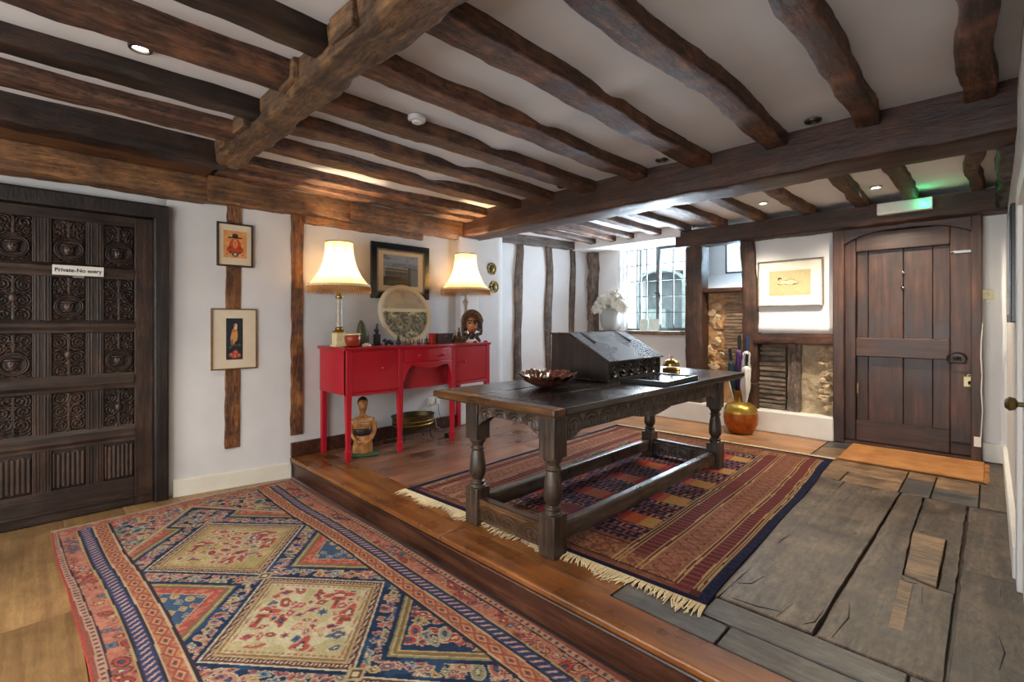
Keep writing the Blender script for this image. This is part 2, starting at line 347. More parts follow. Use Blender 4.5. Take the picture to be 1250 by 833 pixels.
    def build(s, name, mat, parent=None, smooth=False, bevel=0, loc=None, jit=0, seed=0):
        me = bpy.data.meshes.new(name)
        vs = s.v
        if jit: vs = [tuple(Vector(v)+noise.noise_vector(Vector(v)*9+Vector((seed, 0, 0)))*jit) for v in vs]
        me.from_pydata(vs, [], s.f)
        bm = bmesh.new(); bm.from_mesh(me); bmesh.ops.recalc_face_normals(bm, faces=bm.faces); bm.to_mesh(me); bm.free()
        return link(name, me, mat, parent, smooth, bevel, loc)
def link(name, me, mat, parent=None, smooth=False, bevel=0, loc=None):
    me.materials.append(M[mat] if isinstance(mat, str) else mat)
    if smooth: me.shade_smooth()
    o = bpy.data.objects.new(name, me); C.objects.link(o)
    if parent: o.parent = parent
    if loc: o.location = loc
    if smooth and smooth != 'full':
        try: me.set_sharp_from_angle(angle=math.radians(40))
        except Exception: pass
    if bevel:
        b = o.modifiers.new('bevel', 'BEVEL'); b.width = bevel; b.segments = 2; b.limit_method = 'ANGLE'; b.angle_limit = math.radians(50)
    return o
def thing(name, label, cat, loc=(0, 0, 0), rz=0, group=None):
    o = bpy.data.objects.new(name, None); C.objects.link(o); o.location = loc; o.rotation_euler = (0, 0, rz)
    o.empty_display_size = 0.05
    o['label'] = label; o['category'] = cat
    if group: o['group'] = group
    return o
def tag(o, label, cat, group=None):
    o['label'] = label; o['category'] = cat
    if group: o['group'] = group
    return o
def struct(name, label=None, cat=None):
    o = bpy.data.objects.new(name, None); C.objects.link(o); o['kind'] = 'structure'
    if label: o['label'] = label
    if cat: o['category'] = cat
    return o
def sbuild(mb, name, mat, label, cat, **kw):
    o = mb.build(name, mat, None, **kw); o['kind'] = 'structure'; o['label'] = label; o['category'] = cat; return o
def sh(o, **kw):
    return o

def N1(x, s=0.0): return noise.noise(Vector((x, s*7.31, s*3.7)))
def timber(name, a, b, w, h, mat, parent, seg=0.05, rough=0.012, wander=0.02, chamfer=0.02, seed=1, roll=0, wn=None):
    """hewn timber from a to b (centre line), width w, height h: uneven edges and faces; wander bends it sideways"""
    a, b = Vector(a), Vector(b); d = b-a; L = d.length; t = d.normalized()
    side = t.cross(Vector((0, 0, 1)))
    if side.length < 0.1: side = Vector((0, 1, 0)).cross(t) if abs(t.y) < 0.9 else Vector((1, 0, 0))
    if abs(t.z) > 0.9: side = Vector((1, 0, 0)); up = Vector((0, 1, 0))
    else: side.normalize(); up = side.cross(t)*1.0
    n = max(2, int(L/seg)); vs = []; fs = []
    k = 16
    for i in range(n+1):
        s = L*i/n
        env = min(1, s/0.25, (L-s)/0.25) if L > 0.6 else 1
        off = wander*(N1(s*1.1, seed)+0.5*N1(s*2.9, seed+5))*max(env, 0.15)
        if wn: off += wn(s/L)
        ww = w*(1+0.09*N1(s*1.2, seed+9)); hh = h*(1+0.05*N1(s*2.1, seed+13))
        ch1 = chamfer*(0.6+0.9*abs(N1(s*2.3, seed+2))); ch2 = chamfer*(0.6+0.9*abs(N1(s*2.6, seed+3)))
        x, y = ww/2, hh/2
        pr = [(-x, y), (-x*0.33, y), (x*0.33, y), (x, y), (x, y*0.4), (x, -y*0.3), (x, -y+ch1), (x-ch1*0.4, -y+ch1*0.4), (x-ch1, -y), (x*0.33, -y), (-x*0.33, -y), (-x+ch2, -y), (-x+ch2*0.4, -y+ch2*0.4), (-x, -y+ch2), (-x, -y*0.3), (-x, y*0.4)]
        c = a+t*s+side*off
        for j, (u, v) in enumerate(pr):
            p = c+side*u+up*v
            nz = noise.noise_vector(p*6+Vector((seed, 0, 0)))*rough+noise.noise_vector(p*22+Vector((seed, 3, 0)))*rough*0.45
            if j in (0, 1, 2, 3): nz *= 0.2
            if i in (0, n): nz *= 0.4
            vs.append(p+nz)
    for i in range(n):
        for j in range(k):
            q = (j+1) % k; fs.append((i*k+j, i*k+q, (i+1)*k+q, (i+1)*k+j))
    fs += [tuple(range(k))[::-1], tuple(n*k+j for j in range(k))]
    mb = MB(); mb.add(vs, fs)
    return mb.build(name, mat, parent, smooth=True)

def gridmesh(name, nu, nv, pos, mat, parent=None, cav=None, col=None, smooth=True, thick=0, loc=None, tdir=None):
    """pos: (nv+1)*(nu+1),3 array"""
    idx = np.arange((nu+1)*(nv+1)).reshape(nv+1, nu+1)
    q = np.stack([idx[:-1, :-1], idx[:-1, 1:], idx[1:, 1:], idx[1:, :-1]], -1).reshape(-1, 4)
    P = pos.reshape(-1, 3); nvt = len(P)
    if thick:
        loop = np.concatenate([idx[0, :], idx[1:, -1], idx[-1, -2::-1], idx[-2:0:-1, 0]])
        td = np.array(tdir if tdir is not None else (0, 0, -1), float)*thick
        P = np.concatenate([P, P[loop]+td]); nl = len(loop); a = np.arange(nl); b = (a+1) % nl
        sk = np.stack([loop[a], a+nvt, b+nvt, loop[b]], -1)
        q = np.concatenate([q, sk])
    me = bpy.data.meshes.new(name)
    me.vertices.add(len(P)); me.vertices.foreach_set('co', P.astype(np.float32).ravel())
    nf = len(q); me.loops.add(nf*4); me.loops.foreach_set('vertex_index', q.astype(np.int32).ravel())
    me.polygons.add(nf); me.polygons.foreach_set('loop_start', np.arange(0, nf*4, 4, dtype=np.int32))
    me.update(calc_edges=True)
    if cav is not None:
        c = np.zeros(len(P), np.float32); c[:nvt] = cav.ravel()
        at = me.attributes.new('cav', 'FLOAT', 'POINT'); at.data.foreach_set('value', c)
    if col is not None:
        c = np.ones((len(P), 4), np.float32); c[:nvt, :3] = col.reshape(-1, 3)
        if len(P) > nvt: c[nvt:, :3] = col.reshape(-1, 3)[loop]
        at = me.attributes.new('print', 'FLOAT_COLOR', 'POINT'); at.data.foreach_set('color', c.ravel())
    return link(name, me, mat, parent, 'full' if smooth else False, 0, loc)

# numpy value noise for prints and rugs
def vnoise(x, y, seed=0):
    xi = np.floor(x).astype(int); yi = np.floor(y).astype(int); fx = x-xi; fy = y-yi
    def h(a, b):
        n = (a*374761393+b*668265263+seed*974711) & 0x7fffffff
        n = ((n ^ (n >> 13))*1274126177) & 0x7fffffff
        return ((n ^ (n >> 16)) & 0xffff)/65535.0
    sx = fx*fx*(3-2*fx); sy = fy*fy*(3-2*fy)
    return (h(xi, yi)*(1-sx)+h(xi+1, yi)*sx)*(1-sy)+(h(xi, yi+1)*(1-sx)+h(xi+1, yi+1)*sx)*sy
def fbm(x, y, seed=0, o=4):
    r = 0; a = 0.5
    for i in range(o): r = r+a*vnoise(x*2**i, y*2**i, seed+i); a *= 0.5
    return r/(1-0.5**o)
def hsh(n, seed=0):
    n = (n.astype(np.int64)*374761393+seed*668265263) & 0x7fffffff
    n = ((n ^ (n >> 13))*1274126177) & 0x7fffffff
    return ((n ^ (n >> 16)) & 0xffff)/65535.0
class Paint:
    def __init__(s, X, Y, base): s.X = X; s.Y = Y; s.c = np.empty(X.shape+(3,)); s.c[:] = lin(base)
    def on(s, mask, col): s.c[mask] = lin(col) if isinstance(col, str) else col
    def ell(s, cx, cy, rx, ry, col, a=0):
        dx, dy = s.X-cx, s.Y-cy; u = dx*math.cos(a)+dy*math.sin(a); v = -dx*math.sin(a)+dy*math.cos(a)
        s.on((u/rx)**2+(v/ry)**2 < 1, col)
    def rect(s, x0, y0, x1, y1, col): s.on((s.X >= x0) & (s.X <= x1) & (s.Y >= y0) & (s.Y <= y1), col)
    def line(s, pts, w, col):
        for (x0, y0), (x1, y1) in zip(pts, pts[1:]):
            dx, dy = x1-x0, y1-y0; L = dx*dx+dy*dy+1e-12
            t = np.clip(((s.X-x0)*dx+(s.Y-y0)*dy)/L, 0, 1)
            s.on((s.X-x0-t*dx)**2+(s.Y-y0-t*dy)**2 < w*w, col)

# ================================================================== FLOORS
FL = -0.18
floor = struct('floor', 'board floors of the hall, golden lower floor and worn raised floor behind one step', 'floor')
# golden boards of the lower floor, running crosswise
y = -2.5; k = 0
while y < 1.62:
    y1 = min(y+0.33+0.05*N1(k, 2), 1.63)
    if 1.63-y1 < 0.1: y1 = 1.63
    for xa, xb in ((-4.7, -2.9+0.5*N1(k, 4)), (-2.9+0.5*N1(k, 4), 0.12)):
        MB().box((xa+0.001, y+0.0015, FL-0.03), (xb-0.001, y1-0.0015, FL-0.001*abs(N1(k, 1)))).build('floorboard', 'floor_gold', floor, bevel=0.002)
    y = y1; k += 1
MB().box((-4.7, -2.5, FL-0.05), (0.12, 1.7, FL-0.028)).build('subfloor', 'riser', floor)
MB().box((-4.75, 1.68, -0.06), (0.15, 6.2, -0.028)).build('subfloor', 'riser', floor)
# step
MB().box((-4.42, 1.655, FL), (0.12, 1.70, -0.03)).build('riser', 'riser', floor, bevel=0.003)
MB().tube([(-4.42+0.5*i, 1.645, -0.048+0.002*math.sin(i)) for i in range(10)], 0.008, 6).build('riser_moulding', 'riser', floor)
for xa, xb in ((-4.42, -2.2), (-2.2, 0.12)):
    MB().box((xa+0.001, 1.632, -0.034), (xb-0.001, 1.806, 0.0)).build('step_tread', 'step', floor, bevel=0.009)
# crosswise boards behind the tread
xs = [-4.42, -3.75, -3.32, -2.85, -2.42, -1.98, -1.60, -1.19]
for i, (xa, xb) in enumerate(zip(xs, xs[1:])):
    MB().box((xa+0.0015, 1.809, -0.03), (xb-0.0015, 1.962, -0.001-0.002*(i % 2))).build('floorboard', 'floor_red_x', floor, bevel=0.003)
for i, (xa, xb, ya, yb) in enumerate([(-1.185, -0.735, 1.812, 1.955), (-0.73, 0.12, 1.812, 1.965), (-1.185, -0.86, 1.96, 2.125), (-0.855, -0.2, 1.97, 2.122), (-0.197, 0.12, 1.97, 2.122)]):
    MB().box((xa+0.002, ya+0.002, -0.03), (xb-0.002, yb-0.002, -0.002-0.002*(i % 3))).build('floorboard', 'floor_grey_x', floor, bevel=0.004)
# red-brown boards running away from the step
x = -4.46; k = 0
while x < -1.19:
    x1 = min(x+0.235+0.03*N1(k, 5), -1.185)
    if -1.185-x1 < 0.1: x1 = -1.185
    cut = 3.4+0.8*N1(k*1.7, 9)
    for ya, yb in ((1.964, cut), (cut, 4.98)):
        MB().box((x+0.0012, ya+0.001, -0.03), (x1-0.0012, yb-0.001, -0.001-0.001*abs(N1(k, 8)))).build('floorboard', 'floor_red', floor, bevel=0.002)
    x = x1; k += 1
def board(poly, mat='floor_grey', z=0.0, jit=0.006, seed=0, name='floorboard'):
    """board with slightly broken edges from an xy outline"""
    pts = []
    n = len(poly)
    for i in range(n):
        a, b = Vector(poly[i]), Vector(poly[(i+1) % n]); L = (b-a).length; m = max(1, int(L/0.05))
        nrm = Vector((-(b-a).y, (b-a).x)).normalized()
        for j in range(m):
            p = a.lerp(b, j/m)
            if j: p = p+nrm*(noise.noise(Vector((p.x*9, p.y*9, seed)))*jit+noise.noise(Vector((p.x*40, p.y*40, seed)))*jit*0.4)
            pts.append((p.x, p.y))
    cx = sum(p[0] for p in pts)/len(pts); cy = sum(p[1] for p in pts)/len(pts)
    m = len(pts); e = 0.005
    def ins(p):
        d = Vector((cx-p[0], cy-p[1])); L = d.length; return (p[0]+d.x/L*e, p[1]+d.y/L*e)
    top = [(*ins(p), z) for p in pts]; mid = [(p[0], p[1], z-0.004) for p in pts]; bot = [(p[0], p[1], z-0.028) for p in pts]
    f = [tuple(range(m))]
    for i in range(m):
        j = (i+1) % m; f += [(i, m+i, m+j, j), (m+i, 2*m+i, 2*m+j, m+j)]
    MB().add(top+mid+bot, f).build(name, mat, floor)
board([(-1.18, 2.13), (-0.848, 2.13), (-0.80, 3.2), (-0.785, 4.34), (-1.18, 4.34)], seed=1)
board([(-0.842, 2.135), (-0.492, 2.135), (-0.458, 4.34), (-0.78, 4.34)], seed=2, jit=0.005)
board([(-0.470, 2.13), (-0.115, 2.13), (-0.118, 2.878), (-0.17, 2.872), (-0.3, 2.925), (-0.325, 3.56), (-0.33, 4.34), (-0.446, 4.34)], seed=3, jit=0.006)
board([(-0.318, 3.575), (-0.17, 3.575), (-0.168, 2.89), (-0.115, 2.89), (-0.115, 4.34), (-0.32, 4.34)], seed=4, jit=0.006, z=-0.003)
board([(-0.316, 3.562), (-0.177, 3.562), (-0.176, 2.892), (-0.292, 2.932)], 'floor_tan', z=0.006, seed=5, jit=0.004, name='floor_patch')
MB().box((-0.296, 2.39, -0.02), (-0.245, 2.86, 0.003), rz=0.03).build('floor_patch', 'floor_tan', floor, bevel=0.004, jit=0.006)
board([(-0.100, 2.13), (0.12, 2.13), (0.12, 3.2), (-0.100, 3.2)], seed=6, jit=0.006)
board([(-0.100, 3.206), (0.12, 3.206), (0.12, 4.34), (-0.100, 4.34)], seed=7, jit=0.006, z=-0.004)
M['crack'] = plain('dark_crack', '0d0a08', 0.9)
for i, pts in enumerate([[(-0.83, 2.30), (-0.78, 2.34), (-0.76, 2.45)], [(-0.80, 2.16), (-0.70, 2.17), (-0.62, 2.20)], [(-0.62, 2.15), (-0.60, 2.30)], [(-0.53, 2.17), (-0.50, 2.22), (-0.495, 2.34)], [(-0.43, 2.15), (-0.41, 2.35), (-0.43, 2.48)],
        [(0.02, 2.36), (0.035, 2.5), (0.02, 2.62)], [(0.03, 3.0), (0.03, 3.08)], [(-0.32, 3.9), (-0.315, 4.1), (-0.33, 4.2)], [(-0.29, 3.6), (-0.27, 3.62)], [(-0.22, 2.86), (-0.21, 2.7)], [(-0.30, 2.90), (-0.28, 2.86), (-0.24, 2.88)], [(-0.60, 2.7), (-0.585, 2.72)], [(-0.70, 3.1), (-0.69, 3.12)], [(-0.55, 3.3), (-0.54, 3.33)]]):
    MB().tube([(x, y, 0.0005) for x, y in pts], [0.001]+[0.0028]*(len(pts)-2)+[0.001], 5).build('crack', 'crack', floor)
for i, (xa, xb, ya, yb, mt) in enumerate([(-1.18, -0.82, 4.35, 4.67, 'floor_tan'), (-0.815, -0.47, 4.35, 4.6, 'floor_tan'), (-0.465, -0.30, 4.35, 4.78, 'floor_grey_x'), (-0.295, -0.06, 4.35, 4.66, 'floor_grey_x'), (-0.055, 0.12, 4.35, 4.99, 'floor_grey'),
        (-1.18, -0.47, 4.675, 4.99, 'floor_tan'), (-0.81, -0.47, 4.605, 4.67, 'floor_tan'), (-0.295, -0.06, 4.665, 4.99, 'floor_tan'), (-0.465, -0.30, 4.785, 4.99, 'floor_tan')]):
    MB().box((xa+0.002, ya+0.002, -0.03), (xb-0.002, yb-0.002, -0.001-0.002*(i % 2))).build('floorboard', mt, floor, bevel=0.003)
for i in range(4):
    ya = 4.985+i*0.225; cut = [-2.9, -2.1, -3.3, -1.7][i]
    for xa, xb in ((-4.4, cut), (cut, -1.17)):
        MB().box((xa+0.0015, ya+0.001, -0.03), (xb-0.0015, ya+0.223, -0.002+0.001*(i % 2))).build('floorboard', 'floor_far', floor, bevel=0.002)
for i, (xa, xb, ya, yb, mt) in enumerate([(-1.165, -0.97, 5.0, 5.45, 'floor_tan'), (-1.165, -0.97, 5.455, 5.9, 'floor_grey_x'), (-0.965, -0.04, 5.0, 5.4, 'floor_tan'), (-0.965, -0.04, 5.405, 5.9, 'floor_tan'), (-0.035, 0.12, 5.0, 5.9, 'floor_grey')]):
    MB().box((xa+0.002, ya+0.002, -0.03), (xb-0.002, yb-0.002, -0.004)).build('floorboard', mt, floor, bevel=0.003)

# ================================================================== CEILING
CZ = 2.47; CZ3 = 2.37
ceil = struct('ceiling', 'low plaster ceiling between dark old oak joists and cross beams', 'ceiling')
def ceil_grid(x0, x1, y0, y1, z, amp, seed, name='plaster'):
    nu, nv = int((x1-x0)/0.06), int((y1-y0)/0.06)
    X, Y = np.meshgrid(np.linspace(x0, x1, nu+1), np.linspace(y0, y1, nv+1))
    Z = z+amp*(fbm(X*1.3+5, Y*1.3+5, seed, 3)-0.5)
    # the old ceiling sags in a soft ridge half way along
    Z -= 0.035*np.exp(-((Y-2.35-0.12*np.sin(X*1.2))/0.12)**2)*np.clip((X+4.3)/1.0, 0, 1)*np.clip((-0.9-X)/0.6, 0, 1) if z > 2.4 else 0
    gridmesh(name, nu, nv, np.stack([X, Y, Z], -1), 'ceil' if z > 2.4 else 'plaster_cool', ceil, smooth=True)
ceil_grid(-4.7, 0.14, -2.5, 3.75, CZ, 0.03, 3)
ceil_grid(-4.7, 0.14, 3.75, 6.15, CZ3, 0.02, 7)
MB().box((-4.75, -2.55, 2.5), (0.2, 6.4, 2.56)).build('roof_deck', 'plaster', ceil)
# cross beams
timber('cross_beam', (-4.50, 3.755, 2.335), (0.14, 3.755, 2.335), 0.34, 0.27, 'beam_x', ceil, rough=0.010, wander=0.012, chamfer=0.02, seed=21)
timber('cross_beam', (-3.95, 1.01, 2.405), (0.14, 1.01, 2.405), 0.19, 0.15, 'beam_x1', ceil, rough=0.02, wander=0.02, chamfer=0.025, seed=22)
timber('cross_beam', (-2.75, 5.73, 2.215), (0.10, 5.73, 2.215), 0.26, 0.19, 'beam_x', ceil, rough=0.012, wander=0.012, chamfer=0.015, seed=23)
# raised blocks between the joists on the near face of the old beam
for i, xx in enumerate((-3.62, -3.22, -2.45, -1.86, -1.25, -0.7)):
    MB().box((xx-0.10, 0.885, 2.36), (xx+0.10, 0.95, 2.47)).build('beam_block', 'beam_x1', ceil, bevel=0.006, jit=0.008, seed=i)
# lengthwise joists, middle bay
jx = [-4.04, -3.50, -3.06, -2.59, -2.08, -1.565, -1.033, -0.537, -0.042]
jw = [0.15, 0.15, 0.16, 0.16, 0.16, 0.165, 0.14, 0.12, 0.12]
for i, (xx, w) in enumerate(zip(jx, jw)):
    timber('joist', (xx, 0.98, 2.45), (xx, 3.66, 2.45), w, 0.125, 'beam_y', ceil, rough=0.009, wander=0.034, chamfer=0.010, seed=31+i)
# near bay joists
for i, (xx, w) in enumerate(((-3.45, 0.17), (-3.02, 0.15), (-2.50, 0.21), (-2.08, 0.13), (-1.55, 0.14), (-1.05, 0.14), (-0.5, 0.12))):
    timber('joist', (xx, -2.5, 2.45), (xx, 0.94, 2.45), w, 0.125, 'beam_dark' if i in (1, 3) else 'beam_y', ceil, rough=0.008, wander=0.030, chamfer=0.010, seed=51+i)
# wide inboard timber along the left wall
timber('inboard_beam', (-3.93, -2.5, 2.395), (-3.93, 1.0, 2.395), 0.17, 0.17, 'beam_dark', ceil, rough=0.012, wander=0.02, chamfer=0.012, seed=61)
timber('soffit_board', (-4.21, -2.5, 2.41), (-4.21, 0.98, 2.41), 0.39, 0.12, 'soffit', ceil, rough=0.006, wander=0.004, chamfer=0.008, seed=63)  # lit underside of the slab, its light put into a browner oak
timber('inboard_beam', (-4.27, 1.02, 2.425), (-4.27, 3.62, 2.425), 0.13, 0.12, 'beam_y', ceil, rough=0.012, wander=0.03, chamfer=0.012, seed=62)
# far bay joists
for i, (xx, w) in enumerate(((-3.95, 0.09), (-3.62, 0.09), (-3.35, 0.09), (-2.97, 0.10), (-2.60, 0.10), (-2.18, 0.11), (-1.77, 0.11), (-1.31, 0.11), (-0.865, 0.11), (-0.505, 0.10), (-0.078, 0.085))):
    timber('joist', (xx, 3.85, 2.352), (xx, 5.62, 2.352), w, 0.10, 'beam_y', ceil, rough=0.008, wander=0.04, chamfer=0.010, seed=71+i)
timber('wall_plate', (0.075, 3.9, 2.25), (0.075, 5.75, 2.22), 0.09, 0.17, 'beam_dark', ceil, rough=0.03, wander=0.02, chamfer=0.03, seed=91)
MB().box((-4.6, 5.58, 2.245), (-2.68, 6.2, 2.40)).build('bulkhead', 'plaster_cool', ceil, bevel=0.01)

# ================================================================== LEFT WALL
wl = struct('wall_left', 'white plastered wall with exposed oak studs, left side of the hall', 'wall')
def wx(y): return -4.60+0.0 if y < 0.76 else (-4.60+(y-0.76)/0.88*0.165 if y < 1.64 else -4.435-0.01*(y-1.64)/2.64)
def wall_strip(y0, y1, z0, z1, nu=None, parent=wl, mat='plaster', f=wx, amp=0.018, seed=1, name='plaster', td=-1):
    nu = max(2, int((y1-y0)/0.08)); nv = max(2, int((z1-z0)/0.08))
    Y, Z = np.meshgrid(np.linspace(y0, y1, nu+1), np.linspace(z0, z1, nv+1))
    X = np.vectorize(f)(Y)+amp*(fbm(Y*1.6+9, Z*1.6+9, seed, 3)-0.5)
    gridmesh(name, nu, nv, np.stack([X, Y, Z], -1), mat, parent, thick=0.12, tdir=(td, 0, 0))
wall_strip(-2.5, -0.95, FL, CZ); wall_strip(0.755, 4.285, FL, CZ, seed=2); wall_strip(-0.95, 0.76, 2.09, CZ, seed=3)
MB().box((-4.74, 4.2, FL), (-4.45, 4.284, 2.42)).build('plaster_return', 'plaster', wl)
MB().box((-4.9, -2.5, FL), (-4.74, 4.3, CZ)).build('masonry', 'plaster', wl)
# studs in the wall
timber('stud', (-4.522, 1.200, 0.15), (-4.520, 1.216, 2.2), 0.05, 0.105, 'stud_warm', wl, rough=0.008, wander=0.008, chamfer=0.005, seed=101)
timber('stud', (-4.445, 1.696, 0.19), (-4.445, 1.706, 2.2), 0.06, 0.105, 'stud_warm', wl, rough=0.012, wander=0.012, chamfer=0.005, seed=102)
timber('wall_plate', (-4.475, -2.5, 2.262), (-4.475, 1.0, 2.262), 0.15, 0.20, 'plate_oak', wl, rough=0.012, wander=0.01, chamfer=0.012, seed=103)
timber('wall_plate', (-4.45, 1.0, 2.268), (-4.45, 3.62, 2.268), 0.13, 0.21, 'plate_oak', wl, rough=0.016, wander=0.012, chamfer=0.012, seed=104)
timber('wall_plate_lower_strip', (-4.43, 1.76, 2.135), (-4.43, 3.03, 2.135), 0.09, 0.07, 'plate_oak', wl, rough=0.012, wander=0.01, chamfer=0.008, seed=105)
MB().box((-4.46, 2.18, 2.18), (-4.368, 2.42, 2.365)).build('wall_plate_block', 'plate_oak', wl, bevel=0.006, jit=0.008)
MB().box((-4.46, 3.52, 0.0), (-4.375, 3.83, 2.205)).build('plastered_post', 'plaster', wl, bevel=0.02, jit=0.01)
# alcove wall beyond the pier
def ax_(y): return -4.55+0.27*(y-4.3)/1.7
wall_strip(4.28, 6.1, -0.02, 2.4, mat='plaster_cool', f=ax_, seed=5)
timber('alcove_beam', (ax_(4.28)+0.03, 4.3, 2.31), (ax_(6.0)+0.03, 6.02, 2.32), 0.10, 0.125, 'grey_beam', wl, rough=0.010, wander=0.01, chamfer=0.01, seed=111)
def astud(y, w, seed, wn=None, mat='stud_grey', d=0.05):
    timber('stud', (ax_(y)+0.012, y, 0.0), (ax_(y)+0.012, y, 2.27), w, d, mat, wl, rough=0.012, wander=0.02, chamfer=0.006, seed=seed, wn=wn)
for (y0, w, sd) in ((4.64, 0.11, 112), (5.145, 0.11, 113), (5.59, 0.09, 114)):
    # studs stand along the wall: width in y
    n = 40; vs = []; fs = []
    for i in range(n+1):
        z = 2.27*i/n; o = 0.035*N1(z*1.3, sd)+0.01*N1(z*4, sd+1); ww = w*(1+0.25*N1(z*1.5, sd+2)); b = 0.05*math.exp(-z/0.3) if sd == 112 else 0
        for (u, v) in ((-0.5, -0.04), (-0.5, 0.022), (-0.42, 0.03), (0.42, 0.03), (0.5, 0.022), (0.5, -0.04)):
            yy = y0+o-b+u*ww; vs.append((ax_(yy)+v+0.004*N1(z*9, sd+u*3), yy+0.004*N1(z*11, sd+5+u), z))
    for i in range(n):
        for j in range(6): q = (j+1) % 6; fs.append((i*6+j, i*6+q, (i+1)*6+q, (i+1)*6+j))
    MB().add(vs, fs+[tuple(n*6+j for j in range(6))]).build('stud', 'stud_grey', wl, smooth=True)
timber('corner_post', (-4.215, 5.93, 0.0), (-4.215, 5.94, 2.27), 0.13, 0.13, 'stud_grey', wl, rough=0.03, wander=0.03, chamfer=0.02, seed=116)
# baseboards
bb = MB()
ys = [0.80, 1.0, 1.3, 1.64]; n = len(ys)
vs = [(wx(v)+0.028, v, FL) for v in ys]+[(wx(v)+0.028, v, -0.055) for v in ys]+[(wx(v)+0.018, v, -0.045) for v in ys]+[(wx(v)-0.05, v, -0.045) for v in ys]+[(wx(v)-0.05, v, FL) for v in ys]
fs = [(r*n+i, r*n+i+1, (r+1)*n+i+1, (r+1)*n+i) for r in range(4) for i in range(n-1)]+[(0, n, 2*n, 3*n, 4*n), (n-1, 2*n-1, 3*n-1, 4*n-1, 5*n-1)]
bb.add(vs, fs)
sbuild(bb, 'baseboard_left', 'cream_paint', 'cream painted baseboard between the carved door and the step', 'baseboard')
MB().box((-4.44, 1.645, 0.0), (-4.405, 3.52, 0.125)).build('oak_skirting', 'riser', wl, bevel=0.004)

# ================================================================== CARVED DOOR (left)
d1 = struct('door_1', 'black-brown carved oak door with rows of roundel and scroll panels, left wall', 'door')
XD = -4.575
fr = MB()
fr.box((-4.62, 0.675, FL), (-4.53, 0.765, 2.10)); fr.box((-4.62, -1.0, FL), (-4.53, -0.9, 2.10))
fr.build('door_frame', 'door_frame_black', d1, bevel=0.012, jit=0.01)
MB().box((-4.62, -1.0, 1.995), (-4.525, 0.768, 2.105)).build('door_lintel', 'door_frame_black', d1, bevel=0.012, jit=0.012)
MB().box((-4.68, -0.9, FL), (-4.60, 0.68, 2.0)).build('door_backing', 'door_old', d1)
cols = [(-0.60, -0.44), (-0.385, -0.205), (-0.165, 0.012), (0.108, 0.284), (0.382, 0.556)]
cols[1] = (-0.42, -0.245)
rows = [(1.612, 1.915), (1.213, 1.52), (0.822, 1.125), (0.430, 0.709), (0.040, 0.315)]
# stiles, muntins, rails
st = [(0.556, 0.675), (0.284, 0.382), (0.012, 0.108), (-0.245, -0.165), (-0.9, -0.6), (-0.6, -0.42)]
MB().box((-4.62, 0.560, FL+0.01), (XD+0.004, 0.673, 1.99)).build('stile', 'door_old', d1, bevel=0.004)
MB().box((-4.62, -0.9, FL+0.01), (XD+0.004, -0.42, 1.99)).build('stile', 'door_old', d1, bevel=0.004)
for ya, yb in ((0.284, 0.382), (0.012, 0.108), (-0.245, -0.165)):
    for za, zb in rows:
        m = MB(); m.box((-4.62, ya, za-0.01), (XD-0.004, yb, zb+0.01)); c = (ya+yb)/2
        for dy in (-0.032, -0.016, 0.016, 0.032): m.tube([(XD-0.004, c+dy, za), (XD-0.004, c+dy, zb)], 0.005, 6)
        m.build('muntin', 'door_old', d1, bevel=0.002)
zr = [(1.915, 1.99), (1.52, 1.612), (1.125, 1.213), (0.709, 0.822), (0.315, 0.430), (FL+0.01, 0.040)]
for za, zb in zr:
    m = MB(); m.box((-4.62, -0.42, za), (XD, 0.56, zb))
    if 0 < za < 1.9: m.add(*[[(XD, -0.42, za+0.02), (XD, 0.56, za+0.02), (XD+0.012, 0.56, za+0.045), (XD+0.012, -0.42, za+0.045), (XD+0.010, -0.42, zb-0.02), (XD+0.010, 0.56, zb-0.02), (XD-0.006, 0.56, zb+0.008), (XD-0.006, -0.42, zb+0.008)], [(0, 1, 2, 3), (3, 2, 5, 4), (4, 5, 6, 7)]])
    m.build('rail', 'door_old_h', d1, bevel=0.004, jit=0.005)
MB().box((XD, -0.9, -0.11), (XD+0.014, 0.673, -0.095)).build('bottom_bead', 'door_old_h', d1, bevel=0.003)
